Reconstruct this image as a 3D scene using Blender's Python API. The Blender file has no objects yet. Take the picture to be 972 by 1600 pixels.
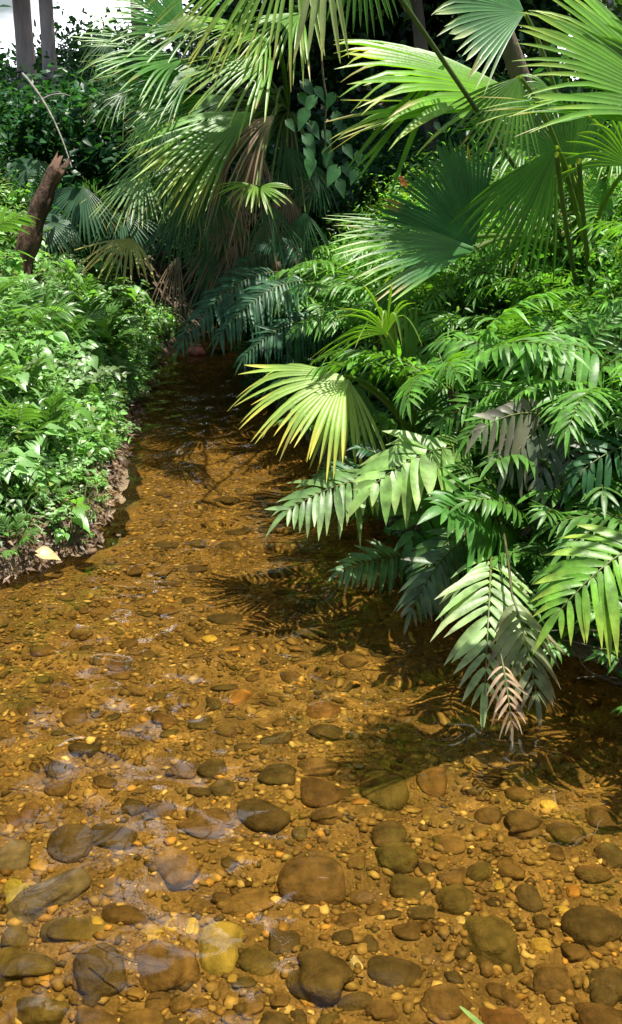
import bpy, math, random
import numpy as np
from mathutils import Vector, Matrix
R = math.radians
S = bpy.context.scene
C = S.collection
rng = np.random.default_rng(7)
random.seed(7)

# ------------------------------------------------------------------ camera
CAM_H, PITCH, FPX = 1.65, R(19.9), 1716.0
cam_d = bpy.data.cameras.new('camera'); cam = bpy.data.objects.new('camera', cam_d); C.objects.link(cam)
cam.location = (0, 0, CAM_H); cam.rotation_euler = (math.pi/2 - PITCH, 0, 0)
cam_d.sensor_fit = 'VERTICAL'; cam_d.sensor_height = 36; cam_d.lens = FPX*36/1600
cam_d.clip_start = .05; cam_d.clip_end = 2000
S.camera = cam
# ------------------------------------------------------------------ sky and sun
SUN = Vector((.22, .05, .97)).normalized()
el = math.asin(SUN.z); az = math.atan2(SUN.x, SUN.y)
W = bpy.data.worlds.new('World'); S.world = W; W.use_nodes = True
nt = W.node_tree; bg = nt.nodes['Background']
sk = nt.nodes.new('ShaderNodeTexSky'); sk.sky_type = 'NISHITA'; sk.sun_disc = False
sk.sun_elevation = el; sk.sun_rotation = az; sk.dust_density = 3.0; sk.air_density = 1.0
bg.inputs[1].default_value = .08
tcw = nt.nodes.new('ShaderNodeTexCoord'); nz = nt.nodes.new('ShaderNodeTexNoise'); nz.inputs['Scale'].default_value = 2.6; nz.inputs['Detail'].default_value = 6
mpw = nt.nodes.new('ShaderNodeMapping'); mpw.inputs['Scale'].default_value = (1, 1, 1.8); mpw.inputs['Location'].default_value = (.3, .1, 0)
nt.links.new(tcw.outputs['Generated'], mpw.inputs[0]); nt.links.new(mpw.outputs[0], nz.inputs['Vector'])
crw = nt.nodes.new('ShaderNodeMapRange'); crw.inputs[1].default_value = .45; crw.inputs[2].default_value = .6; nt.links.new(nz.outputs['Fac'], crw.inputs[0])
mxw = nt.nodes.new('ShaderNodeMix'); mxw.data_type = 'RGBA'; mxw.inputs[7].default_value = (36, 36.5, 40, 1)      # bright clouds added for white sky reflections in the water
sxw = nt.nodes.new('ShaderNodeSeparateXYZ'); nt.links.new(tcw.outputs['Generated'], sxw.inputs[0])
zw = nt.nodes.new('ShaderNodeMapRange'); zw.inputs[1].default_value = .62; zw.inputs[2].default_value = .78; zw.inputs[3].default_value = 1; zw.inputs[4].default_value = .0; nt.links.new(sxw.outputs['Z'], zw.inputs[0])
cw = nt.nodes.new('ShaderNodeMath'); cw.operation = 'MULTIPLY'; nt.links.new(crw.outputs[0], cw.inputs[0]); nt.links.new(zw.outputs[0], cw.inputs[1])
yw = nt.nodes.new('ShaderNodeMapRange'); yw.inputs[1].default_value = -.1; yw.inputs[2].default_value = .3; nt.links.new(sxw.outputs['Y'], yw.inputs[0])
cv = nt.nodes.new('ShaderNodeMath'); cv.operation = 'MULTIPLY'; nt.links.new(cw.outputs[0], cv.inputs[0]); nt.links.new(yw.outputs[0], cv.inputs[1])      # added cloud bank held low in the north to limit its fill light
nt.links.new(cv.outputs[0], mxw.inputs[0]); nt.links.new(sk.outputs[0], mxw.inputs[6]); nt.links.new(mxw.outputs[2], bg.inputs[0])
sd = bpy.data.lights.new('sun', 'SUN'); sd.energy = 5.0; sd.angle = R(.5); sd.color = (1, .95, .86)
so = bpy.data.objects.new('sun', sd); C.objects.link(so)
so.rotation_euler = SUN.to_track_quat('Z', 'Y').to_euler()
S.view_settings.view_transform = 'Standard'; S.view_settings.look = 'None'
S.view_settings.exposure = 1.0; S.view_settings.gamma = 1
S.cycles.use_denoising = True
S.cycles.max_bounces = 8; S.cycles.transparent_max_bounces = 16
S.cycles.sample_clamp_indirect = 6

# ------------------------------------------------------------------ pixel helpers (972 x 1600 photo)
cp, sp = math.cos(PITCH), math.sin(PITCH)
def ray(px, py):
    a = (px-486)/FPX; b = (800-py)/FPX
    return np.array([a, cp + b*sp, -sp + b*cp])
def P(px, py, Y):                       # point at world distance Y
    d = ray(px, py); return np.array([0, 0, CAM_H]) + d*(Y/d[1])
def G(px, py, z=0.):                    # point on level z
    d = ray(px, py); return np.array([0, 0, CAM_H]) + d*((z-CAM_H)/d[2])
def Gw(px, py, depth):                  # point on the bed seen through the refracting water
    p = G(px, py, 0.); d = ray(px, py); d = d/np.linalg.norm(d)
    s = math.hypot(d[0], d[1]); st = s/1.33; ct = math.sqrt(1-st*st)
    return p + np.array([d[0]/s*st/ct*depth, d[1]/s*st/ct*depth, -depth])
def smooth(a, b, x):
    t = np.clip((x-a)/(b-a), 0, 1); return t*t*(3-2*t)
def unit(v):
    v = np.asarray(v, float); return v/max(1e-9, np.linalg.norm(v))

# ------------------------------------------------------------------ object helpers
class MB:
    def __init__(s): s.v = []; s.f = []; s.c = []; s.n = 0
    def add(s, v, f, c):
        v = np.asarray(v, float).reshape(-1, 3); f = np.asarray(f, int).reshape(-1, 4)
        c = np.asarray(c, float)
        if c.ndim == 1: c = np.tile(c, (len(v), 1))
        s.v.append(v); s.f.append(f+s.n); s.c.append(c); s.n += len(v)
    def mesh(s, name, mat, smooth_=True):
        v = np.concatenate(s.v); f = np.concatenate(s.f); c = np.concatenate(s.c)
        tri = f[:, 3] < 0 if False else (f[:, 3] == f[:, 2])
        m = bpy.data.meshes.new(name)
        m.vertices.add(len(v)); m.vertices.foreach_set('co', v.ravel().astype(np.float32))
        cnt = np.where(tri, 3, 4); tot = int(cnt.sum())
        mask = np.ones_like(f, bool); mask[:, 3] = ~tri
        m.loops.add(tot); m.loops.foreach_set('vertex_index', f[mask].astype(np.int32))
        m.polygons.add(len(f))
        m.polygons.foreach_set('loop_start', np.concatenate([[0], np.cumsum(cnt)[:-1]]).astype(np.int32))
        m.polygons.foreach_set('use_smooth', np.full(len(f), smooth_))
        m.update(calc_edges=True)
        a = m.color_attributes.new('col', 'FLOAT_COLOR', 'POINT')
        a.data.foreach_set('color', np.concatenate([np.clip(c, 0, 1), np.ones((len(c), 1))], 1).ravel().astype(np.float32))
        if isinstance(mat, (list, tuple)):
            for k in mat: m.materials.append(k)
        else: m.materials.append(mat)
        return m
    def obj(s, name, mat, parent=None, loc=None, smooth_=True):
        if loc is not None: s.v = [a-np.asarray(loc) for a in s.v]
        o = bpy.data.objects.new(name, s.mesh(name, mat, smooth_)); C.objects.link(o)
        if loc is not None: o.location = loc
        if parent is not None: o.parent = parent
        return o
def tag(o, label=None, cat=None, group=None, kind=None):
    for k, x in (('label', label), ('category', cat), ('group', group), ('kind', kind)):
        if x: o[k] = x
    return o
def empty(name, loc, label, cat, group=None, rz=0):
    o = bpy.data.objects.new(name, None); C.objects.link(o); o.location = loc; o.rotation_euler.z = rz
    o.empty_display_size = .1
    return tag(o, label, cat, group)
def child(mb, name, mat, root):          # mesh given in world coordinates, parented to root
    loc = np.array(root.location) if root.parent is None else np.array(root.parent.location)+np.array(root.location)
    mb.v = [a-loc for a in mb.v]
    return mb.obj(name, mat, root)
def copy_thing(root, loc, rot=(0, 0, 0), sc=1.0, label=None, group=None):
    r = root.copy(); C.objects.link(r); r.location = loc; r.rotation_euler = rot
    r.scale = (sc, sc, sc) if not hasattr(sc, '__len__') else sc
    if label: r['label'] = label
    if group: r['group'] = group
    for ch in list(root.children):
        c = ch.copy(); C.objects.link(c); c.parent = r
        for g in ch.children:
            d = g.copy(); C.objects.link(d); d.parent = c
    return r

# ------------------------------------------------------------------ materials
def mat(name):
    m = bpy.data.materials.new(name); m.use_nodes = True; return m, m.node_tree, m.node_tree.nodes['Principled BSDF']
def N(nt, t, **kw):
    n = nt.nodes.new(t)
    for k, v in kw.items(): setattr(n, k, v)
    return n
def leaf_mat(name, rough=.42, trans=.35, tint=(1, 1, 1), spec=.5, warm=(1.5, 1.35, .45), vary=.35, nscale=9):
    m, nt, b = mat(name); L = nt.links.new
    at = N(nt, 'ShaderNodeAttribute', attribute_name='col')
    tc = N(nt, 'ShaderNodeTexCoord'); no = N(nt, 'ShaderNodeTexNoise'); no.inputs['Scale'].default_value = nscale; no.inputs['Detail'].default_value = 5
    L(tc.outputs['Object'], no.inputs['Vector'])
    mr = N(nt, 'ShaderNodeMapRange'); mr.inputs[1].default_value = .3; mr.inputs[2].default_value = .7
    mr.inputs[3].default_value = 1-vary; mr.inputs[4].default_value = 1+vary
    L(no.outputs['Fac'], mr.inputs[0])
    mx = N(nt, 'ShaderNodeMix', data_type='RGBA', blend_type='MULTIPLY'); mx.inputs[0].default_value = 1
    L(at.outputs['Color'], mx.inputs[6]); L(mr.outputs[0], mx.inputs[7])
    m2 = N(nt, 'ShaderNodeMix', data_type='RGBA', blend_type='MULTIPLY'); m2.inputs[0].default_value = 1
    L(mx.outputs[2], m2.inputs[6]); m2.inputs[7].default_value = (*tint, 1)
    L(m2.outputs[2], b.inputs['Base Color'])
    b.inputs['Roughness'].default_value = rough; b.inputs['Specular IOR Level'].default_value = spec
    n2 = N(nt, 'ShaderNodeTexNoise'); n2.inputs['Scale'].default_value = 60; L(tc.outputs['Object'], n2.inputs['Vector'])
    bp = N(nt, 'ShaderNodeBump'); bp.inputs['Strength'].default_value = .25; bp.inputs['Distance'].default_value = .004
    L(n2.outputs['Fac'], bp.inputs['Height']); L(bp.outputs[0], b.inputs['Normal'])
    tr = N(nt, 'ShaderNodeBsdfTranslucent')
    m3 = N(nt, 'ShaderNodeMix', data_type='RGBA', blend_type='MULTIPLY'); m3.inputs[0].default_value = 1
    L(m2.outputs[2], m3.inputs[6]); m3.inputs[7].default_value = (*warm, 1); m3.clamp_result = False
    L(m3.outputs[2], tr.inputs[0])
    ms = N(nt, 'ShaderNodeMixShader'); ms.inputs[0].default_value = trans
    L(b.outputs[0], ms.inputs[1]); L(tr.outputs[0], ms.inputs[2])
    L(ms.outputs[0], nt.nodes['Material Output'].inputs[0])
    return m
def solid_mat(name, rough=.8, scale=8, vary=.4, bump=.5, bscale=40, stretch=(1, 1, 1), dist=.01, spec=.3):
    m, nt, b = mat(name); L = nt.links.new
    at = N(nt, 'ShaderNodeAttribute', attribute_name='col'); tc = N(nt, 'ShaderNodeTexCoord')
    mp = N(nt, 'ShaderNodeMapping'); mp.inputs['Scale'].default_value = stretch; L(tc.outputs['Object'], mp.inputs['Vector'])
    no = N(nt, 'ShaderNodeTexNoise'); no.inputs['Scale'].default_value = scale; no.inputs['Detail'].default_value = 8; L(mp.outputs[0], no.inputs['Vector'])
    mr = N(nt, 'ShaderNodeMapRange'); mr.inputs[1].default_value = .3; mr.inputs[2].default_value = .7
    mr.inputs[3].default_value = 1-vary; mr.inputs[4].default_value = 1+vary; L(no.outputs['Fac'], mr.inputs[0])
    mx = N(nt, 'ShaderNodeMix', data_type='RGBA', blend_type='MULTIPLY'); mx.inputs[0].default_value = 1
    L(at.outputs['Color'], mx.inputs[6]); L(mr.outputs[0], mx.inputs[7]); L(mx.outputs[2], b.inputs['Base Color'])
    b.inputs['Roughness'].default_value = rough; b.inputs['Specular IOR Level'].default_value = spec
    n2 = N(nt, 'ShaderNodeTexNoise'); n2.inputs['Scale'].default_value = bscale; n2.inputs['Detail'].default_value = 6; L(mp.outputs[0], n2.inputs['Vector'])
    bp = N(nt, 'ShaderNodeBump'); bp.inputs['Strength'].default_value = bump; bp.inputs['Distance'].default_value = dist
    L(n2.outputs['Fac'], bp.inputs['Height']); L(bp.outputs[0], b.inputs['Normal'])
    return m
M_leaf = leaf_mat('leaf_green', .42, .38, spec=.45, vary=.45, nscale=22, warm=(1.5, 1.5, .5), tint=(1.02, 1.12, .98))
M_palm = leaf_mat('palm_leaf', .38, .42, vary=.25, nscale=5, spec=.42, warm=(1.6, 1.6, .4), tint=(1.08, 1.14, .88))
M_herb = leaf_mat('herb_leaf', .36, .4, spec=.6, tint=(1.2, 1.14, 1.4), warm=(1.35, 1.4, .6))
M_dull = leaf_mat('leaf_dull', .5, .25)  # rougher, less translucent leaf for withered fronds and litter
M_stone = solid_mat('river_stone', .75, 22, .5, .8, 70)
M_gravel = solid_mat('gravel_pebble', .5, 30, .25, .3, 90)
M_bark = solid_mat('bark', .9, 6, .5, 1, 26, (1, 1, .25), .03)
M_twig = solid_mat('twig', .8, 20, .4, .6, 60)

# ------------------------------------------------------------------ terrain
LE = [(-2.6, -2), (-2.3, 1.2), (-1.75, 2.9)] + [tuple(G(x, y)[:2]) for x, y in ((-60, 935), (40, 895), (150, 850), (178, 760), (215, 640), (236, 590))] + [(-1.05, 8.3), (-.6, 10.5), (.6, 14)]
RE = [(2.6, -2), (2.3, 1.2), (1.15, 2.42)] + [tuple(G(x, y)[:2]) for x, y in ((1010, 1060), (860, 1020), (735, 960), (640, 870), (520, 730), (430, 640), (365, 575))] + [(-.25, 9.0), (.5, 10.6), (1.6, 14)]
LEy = np.array([p[1] for p in LE]); LEx = np.array([p[0] for p in LE])
REy = np.array([p[1] for p in RE]); REx = np.array([p[0] for p in RE])
def vn(x, y, s, seed=0):                 # cheap smooth value noise
    x = np.asarray(x)*s+seed*17.3; y = np.asarray(y)*s+seed*9.1
    xi = np.floor(x); yi = np.floor(y); fx = x-xi; fy = y-yi; fx = fx*fx*(3-2*fx); fy = fy*fy*(3-2*fy)
    h = lambda a, b: np.modf(np.abs(np.sin(a*127.1+b*311.7)*43758.5453))[0]
    return (h(xi, yi)*(1-fx)+h(xi+1, yi)*fx)*(1-fy)+(h(xi, yi+1)*(1-fx)+h(xi+1, yi+1)*fx)*fy
def edges(y):
    return np.interp(y, LEy, LEx), np.interp(y, REy, REx)
def height(x, y):
    x = np.asarray(x, float); y = np.asarray(y, float)
    l, r = edges(y)
    l = l+(vn(y, 0, 3)-.5)*.1; r = r+(vn(y, 3, 3)-.5)*.1
    dl = l-x; dr = x-r                    # positive on land
    d = np.maximum(dl, dr)
    bed = -.22+.05*(vn(x, y, 1.3)-.5)+.035*(vn(x, y, 5, 2)-.5)
    shoal = smooth(-.75, 0, d)
    hb = bed*(1-smooth(-.55, 0.02, dl))*(1-smooth(-.3, 0.02, dr))
    left = .10*smooth(0, .12, dl)+.92*smooth(.0, 1.15, dl)*smooth(2.6, 5.2, y)+.2*smooth(1.5, 5, dl)
    right = .12*smooth(0, .12, dr)+.55*smooth(.1, 2.2, dr)+.3*smooth(2, 6, dr)
    land = np.where(dl > dr, left, right)
    z = np.where(d > 0, land, hb)
    z = z+smooth(13, 18, y)*(.5-z)
    z = z+np.where(d > 0, .06*(vn(x, y, 4, 5)-.5)+.3*(vn(x, y, .6, 6)-.5)*smooth(.5, 2, d), 0)
    z = z + smooth(20, 60, y)*2.5
    return z
def grid_axis(segs):
    a = []
    for s, e, n in segs: a.append(np.linspace(s, e, n, endpoint=False))
    a.append([segs[-1][1]]); return np.concatenate(a)
gx = grid_axis([(-400, -40, 10), (-40, -6, 24), (-6, -2.5, 30), (-2.5, 2.5, 140), (2.5, 6, 30), (6, 40, 24), (40, 400, 10)])
gy = grid_axis([(-400, -30, 8), (-30, -3, 12), (-3, .8, 20), (.8, 9, 200), (9, 16, 50), (16, 60, 30), (60, 500, 12)])
X, Y = np.meshgrid(gx, gy); Z = height(X, Y)
v = np.stack([X, Y, Z], -1).reshape(-1, 3); nx = len(gx)
i = np.arange((len(gy)-1)*nx).reshape(len(gy)-1, nx)[:, :-1].ravel()
mb = MB(); mb.add(v, np.stack([i, i+1, i+nx+1, i+nx], 1), (.2, .15, .1))
m, nt, b = mat('ground_soil'); L = nt.links.new
tc = N(nt, 'ShaderNodeTexCoord'); sx = N(nt, 'ShaderNodeSeparateXYZ'); L(tc.outputs['Object'], sx.inputs[0])
n1 = N(nt, 'ShaderNodeTexNoise'); n1.inputs['Scale'].default_value = 5; n1.inputs['Detail'].default_value = 9; L(tc.outputs['Object'], n1.inputs['Vector'])
vo = N(nt, 'ShaderNodeTexVoronoi'); vo.inputs['Scale'].default_value = 110; L(tc.outputs['Object'], vo.inputs['Vector'])
sand = N(nt, 'ShaderNodeMix', data_type='RGBA'); L(vo.outputs['Color'], sand.inputs[0])
sand.inputs[6].default_value = (.175, .12, .06, 1); sand.inputs[7].default_value = (.34, .245, .125, 1)
s2 = N(nt, 'ShaderNodeMix', data_type='RGBA', blend_type='MULTIPLY'); s2.inputs[0].default_value = .8; L(sand.outputs[2], s2.inputs[6])
cr = N(nt, 'ShaderNodeMapRange'); cr.inputs[1].default_value = .3; cr.inputs[2].default_value = .7; cr.inputs[3].default_value = .45; cr.inputs[4].default_value = 1.2; L(n1.outputs['Fac'], cr.inputs[0])
L(cr.outputs[0], s2.inputs[7])
soil = N(nt, 'ShaderNodeMix', data_type='RGBA'); L(n1.outputs['Fac'], soil.inputs[0])
soil.inputs[6].default_value = (.045, .03, .018, 1); soil.inputs[7].default_value = (.19, .13, .085, 1)
zr = N(nt, 'ShaderNodeMapRange'); zr.inputs[1].default_value = -.03; zr.inputs[2].default_value = .04; L(sx.outputs['Z'], zr.inputs[0])
fin = N(nt, 'ShaderNodeMix', data_type='RGBA'); L(zr.outputs[0], fin.inputs[0]); L(s2.outputs[2], fin.inputs[6]); L(soil.outputs[2], fin.inputs[7])
L(fin.outputs[2], b.inputs['Base Color']); b.inputs['Roughness'].default_value = .9
bp = N(nt, 'ShaderNodeBump'); bp.inputs['Strength'].default_value = .6; bp.inputs['Distance'].default_value = .012
ad = N(nt, 'ShaderNodeMath', operation='SUBTRACT'); L(n1.outputs['Fac'], ad.inputs[0]); L(vo.outputs['Distance'], ad.inputs[1])
L(ad.outputs[0], bp.inputs['Height']); L(bp.outputs[0], b.inputs['Normal'])
ground = tag(mb.obj('ground', m), kind='structure')

# ------------------------------------------------------------------ water: real refracting surface over a closed body
wx = np.linspace(-3.4, 3.4, 341); wy = np.concatenate([np.linspace(-6, .9, 40, endpoint=False), np.linspace(.9, 9, 520, endpoint=False), np.linspace(9, 15, 90)])
X, Y = np.meshgrid(wx, wy)
def ripples(X, Y):
    z = np.zeros_like(X); r = np.random.default_rng(3)
    for k in range(26):
        lam = r.uniform(.05, .32); th = r.normal(math.pi*.5, .9); amp = .0042*lam**1.15*RIP
        ph = r.uniform(0, 6.28); wob = .6*np.sin(X*r.uniform(1, 4)+Y*r.uniform(1, 4)+ph*2)
        z += amp*np.sin((X*math.cos(th)+Y*math.sin(th))*2*math.pi/lam+ph+wob)
    z *= .35+1.3*vn(X, Y, 1.1, 8)
    return z
RIP = 1.05
Z = ripples(X, Y)
nx = len(wx); ny = len(wy)
v = np.stack([X, Y, Z], -1).reshape(-1, 3)
i = np.arange((ny-1)*nx).reshape(ny-1, nx)[:, :-1].ravel()
fs = [np.stack([i, i+1, i+nx+1, i+nx], 1)]
# skirt and bottom close the body
ring = np.concatenate([np.arange(nx), np.arange(1, ny)*nx+nx-1, (ny-1)*nx+np.arange(nx-2, -1, -1), np.arange(ny-2, 0, -1)*nx])
vb = v[ring].copy(); vb[:, 2] = -1.0; k = len(v); n = len(ring)
j = np.arange(n); j2 = (j+1) % n
fs.append(np.stack([ring[j2], ring[j], k+j, k+j2], 1))
vc = np.array([[0, 6, -1.0]]); cidx = k+n
fs.append(np.stack([np.full(n, cidx), k+j2, k+j, k+j], 1))
mb = MB(); mb.add(np.concatenate([v, vb, vc]), np.concatenate(fs), (1, 1, 1))
m = bpy.data.materials.new('stream_water'); m.use_nodes = True; nt = m.node_tree; nt.nodes.clear(); L = nt.links.new
out = N(nt, 'ShaderNodeOutputMaterial')
gl = N(nt, 'ShaderNodeBsdfRefraction'); gl.inputs['Roughness'].default_value = 0; gl.inputs['IOR'].default_value = 1.33
gl.inputs['Color'].default_value = (.925, .775, .43, 1)            # tannin-stained water
g = N(nt, 'ShaderNodeBsdfGlossy'); g.inputs['Roughness'].default_value = 0
fr = N(nt, 'ShaderNodeFresnel'); fr.inputs[0].default_value = 1.33; ms = N(nt, 'ShaderNodeMixShader')
L(fr.outputs[0], ms.inputs[0]); L(gl.outputs[0], ms.inputs[1]); L(g.outputs[0], ms.inputs[2]); L(ms.outputs[0], out.inputs[0])
water = tag(mb.obj('water', m), kind='structure')
if True:
    S.cycles.caustics_refractive = True; S.cycles.caustics_reflective = False
    water.cycles.is_caustics_caster = True; ground.cycles.is_caustics_receiver = True
    sd.cycles.is_caustics_light = True

# ------------------------------------------------------------------ stones
def ico(sub):
    import bmesh
    bm = bmesh.new(); bmesh.ops.create_icosphere(bm, subdivisions=sub, radius=1)
    v = np.array([x.co[:] for x in bm.verts]); f = np.array([[q.index for q in x.verts]+[x.verts[2].index] for x in bm.faces]); bm.free(); return v, f
IV1, IF1 = ico(1); IV2, IF2 = ico(2); IV4, IF4 = ico(4)
def stone_verts(V, seed, rough=.22, boxy=.75):
    r = np.random.default_rng(seed); v = np.sign(V)*np.abs(V)**boxy
    v /= np.abs(v).max(0)
    d = np.ones(len(V))
    for k in range(7):
        w = r.normal(size=3)*r.uniform(.8, 2.6); d += rough*.42*np.sin(V@w+r.uniform(0, 6.28))/(1+.3*k)
    return v*d[:, None]
def receiver(o):
    o.cycles.is_caustics_receiver = True; return o
WB = Gw
BR = (.145, .10, .055); DK = (.095, .075, .045); TN = (.20, .14, .07); OL = (.125, .105, .05); YL = (.5, .40, .13); GR = (.15, .135, .12)
def bedz(p):
    return float(height(p[0], p[1]))
n_st = 0
def stone(px, py, w, h, rot, col, label=None, group=None, V=None, F=None, flat=.62, rough=.3, sink=.6):
    global n_st
    n_st += 1
    V = IV4 if V is None else V; F = IF4 if F is None else F
    p = WB(px, py, .17)
    for k in range(3):
        d = max(.015, -bedz(p)-.025); p = WB(px, py, d)
    dist = np.linalg.norm(p-np.array([0, 0, CAM_H])); s = dist/FPX
    view = math.asin(min(1, (CAM_H-p[2])/dist))
    a = w*s/2; b_ = h*s/2/max(.45, math.sin(view)*.9)
    b_ = min(b_, a*1.5); c = min(a, b_)*flat
    v = stone_verts(V, 1000+n_st, rough)*[a, b_, c]
    mb = MB(); n1 = np.random.default_rng(n_st); tone = .95+.08*n1.normal()
    mb.add(v, F, np.array(col)*tone)
    o = mb.obj('cobble', M_stone); p[2] = bedz(p)+c*(1-2*sink)+.002; o.location = p
    o.rotation_euler = (n1.normal()*.12, n1.normal()*.12, R(rot))
    kd = 'yellow' if col[0] > .3 else 'tan' if col[0] >= .155 else 'olive' if col[1] > .1 and col[0] < .13 else 'dark' if col[0] < .1 else 'brown'
    tag(o, label or kd+' river cobble lying among the golden gravel of the stream bed', 'stone', group or kd+' cobbles under the water')
    return receiver(o)
ST = [
 (482, 1368, 112, 72, 5, BR, 'large rounded brown cobble with a pale top in the middle of the near stream bed'),
 (345, 1475, 72, 92, 0, (.30, .26, .085), 'upright oval yellow-green cobble, largest of the yellowish stones'),
 (500, 1520, 98, 78, 15, DK, 'dark rounded cobble left of the small cream pebble near the bottom edge'),
 (615, 1510, 104, 56, -8, DK, 'dark wide cobble right of the small cream pebble near the bottom edge'),
 (765, 1456, 98, 92, 20, OL, 'broad flat olive cobble alone in the lower right of the stream'),
 (252, 1500, 112, 70, 10, BR, 'brown cobble crossed by a thin dark twig'),
 (155, 1512, 90, 80, 30, DK, 'round dark cobble left of the one crossed by a twig'),
 (80, 1392, 165, 50, 38, GR, 'long flat tilted slab, longest stone in the lower left'),
 (108, 1312, 72, 50, 0, DK, 'dark humped cobble touching a long low one at its right'), (170, 1300, 84, 34, -5, DK, 'long low dark cobble touching a humped one at its left'),
 (18, 1335, 66, 52, 0, GR, 'grey cobble cut by the left edge below the sky reflection'), (22, 1388, 42, 45, 0, (.36, .34, .1), 'yellow-green round stone beside the long tilted slab'),
 (325, 1280, 104, 52, 18, BR, 'wedge shaped brown cobble left of a dark tilted one'), (275, 1350, 72, 62, 30, TN, 'tan round cobble above the row of yellow pebbles'),
 (412, 1265, 66, 58, 40, DK, 'dark tilted cobble in the palm shadow'), (505, 1232, 96, 40, -12, (.13, .085, .05), 'brown flat cobble in the palm shadow'),
 (495, 1196, 72, 34, 0, BR, None), (435, 1205, 62, 38, 10, DK, None), (335, 1195, 58, 28, 10, DK, None), (285, 1196, 52, 28, 0, BR, None),
 (345, 1230, 46, 30, 32, DK, None), (310, 1125, 48, 38, 0, OL, 'small olive cobble alone in mid stream'), (435, 1150, 64, 28, -8, DK, None),
 (375, 1085, 32, 44, -35, (.30, .17, .07), 'orange-brown pointed stone standing in mid stream'), (390, 1402, 124, 38, 14, TN, 'long tan slab touching the large rounded brown cobble'),
 (190, 1420, 92, 34, -10, BR, 'thin pointed brown cobble above two dark round ones'), (112, 1442, 118, 44, 8, OL, 'dark olive flat cobble under the end of the long slab'),
 (235, 1452, 38, 26, 40, YL, 'bright yellow oblong pebble, left of three in a row'), (266, 1436, 26, 24, 0, YL, 'bright yellow round pebble, middle of three in a row'), (300, 1442, 30, 30, 0, (.42, .36, .12), 'yellow round pebble, right of three in a row'),
 (440, 1464, 56, 38, 0, DK, None), (552, 1556, 66, 34, 5, DK, 'dark cobble below the cream pebble at the bottom'), (596, 1574, 56, 44, 0, BR, None), (440, 1556, 42, 30, 0, BR, None),
 (635, 1380, 66, 46, -15, OL, None), (620, 1336, 66, 42, 10, OL, None), (560, 1342, 36, 62, 0, BR, 'narrow upright brown cobble right of the large rounded one'), (605, 1296, 62, 42, 0, DK, None),
 (680, 1216, 46, 56, 0, (.22, .14, .07), 'reddish tan wedge stone below the tip of the hanging frond'), (600, 1228, 74, 60, 0, OL, None), (512, 1268, 72, 34, 0, BR, None),
 (820, 1286, 72, 42, -10, BR, None), (765, 1268, 56, 30, 0, BR, None), (660, 1420, 56, 22, 5, DK, None), (925, 1440, 86, 60, -15, DK, 'dark angular cobble near the right edge'),
 (862, 1520, 72, 48, 0, BR, None), (825, 1392, 52, 42, 0, DK, None), (945, 1275, 56, 28, 0, BR, None), (930, 1362, 60, 36, 10, BR, None),
 (790, 1592, 96, 54, 0, (.15, .085, .045), 'reddish brown cobble cut by the bottom edge'), (935, 1588, 100, 60, 0, (.12, .08, .045), 'brown cobble in the bottom right corner'), (712, 1400, 62, 42, 10, OL, None),
 (268, 1592, 64, 34, 10, DK, 'small dark cobble cut by the bottom edge'), (45, 1500, 110, 50, 0, OL, 'broad mossy cobble near the lower left corner'), (60, 1570, 90, 40, 10, OL, None),
 (348, 1395, 40, 20, 0, BR, None), (885, 1300, 50, 30, 5, BR, None), (700, 1310, 60, 30, 0, TN, None), (150, 1585, 80, 34, 0, BR, None), (640, 1450, 50, 26, 0, BR, None), (900, 1480, 44, 26, 0, BR, None),
 (380, 1530, 50, 30, 0, OL, None), (690, 1560, 80, 40, 0, BR, None), (540, 1430, 46, 30, 0, BR, None),
 (255, 848, 56, 22, 0, DK, None), (304, 846, 52, 22, 0, DK, None), (372, 826, 52, 18, 0, DK, None), (360, 852, 48, 18, 0, DK, None), (420, 826, 44, 16, 0, DK, None), (472, 826, 46, 16, 0, DK, None),
 (438, 868, 50, 18, 0, DK, None), (306, 886, 38, 17, 0, DK, 'small dark oval stone in mid stream below the row of far cobbles'), (370, 918, 42, 18, 12, DK, None), (444, 892, 62, 22, 0, DK, None), (355, 964, 66, 20, 0, DK, None),
 (446, 988, 46, 24, 0, DK, None), (484, 988, 46, 20, 0, DK, None), (480, 945, 60, 18, 0, DK, None), (310, 1020, 36, 14, 0, BR, None), (366, 1012, 34, 12, 0, (.4, .26, .08), 'small orange-yellow pebble in the upper stream'),
 (550, 835, 50, 18, 0, DK, None), (525, 862, 46, 18, 0, BR, None), (262, 908, 40, 16, 0, BR, None), (205, 885, 44, 16, 0, BR, None), (350, 780, 54, 14, 0, DK, None), (420, 775, 50, 14, 0, DK, None), (300, 800, 50, 14, 0, BR, None), (250, 770, 46, 12, 0, BR, None),
 (350, 1070, 40, 18, 0, DK, None), (205, 1075, 46, 18, 0, BR, None), (175, 1115, 36, 16, 10, DK, None), (130, 1165, 60, 18, -5, DK, None), (90, 1195, 50, 20, 0, DK, None), (505, 1105, 56, 28, 0, (.17, .10, .05), 'reddish cobble beside the dark shade of the bank'), (510, 1140, 46, 22, 0, DK, None),
 (554, 1496, 18, 36, 25, (.75, .70, .55), 'small cream pebble wedged between two dark cobbles'), (725, 1430, 18, 14, 0, (.7, .6, .35), None), (895, 1385, 26, 18, 0, (.5, .28, .09), None), (150, 1430, 24, 14, 0, YL, None), (60, 1345, 24, 18, 0, (.5, .35, .12), None),
 (780, 1380, 20, 20, 0, YL, None), (850, 1470, 40, 26, 0, (.42, .32, .1), None), (880, 1412, 34, 16, 0, YL, None), (175, 1490, 20, 16, 0, YL, None), (362, 1520, 24, 18, 0, YL, None), (560, 1250, 26, 16, 0, (.35, .2, .08), None)]
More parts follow.
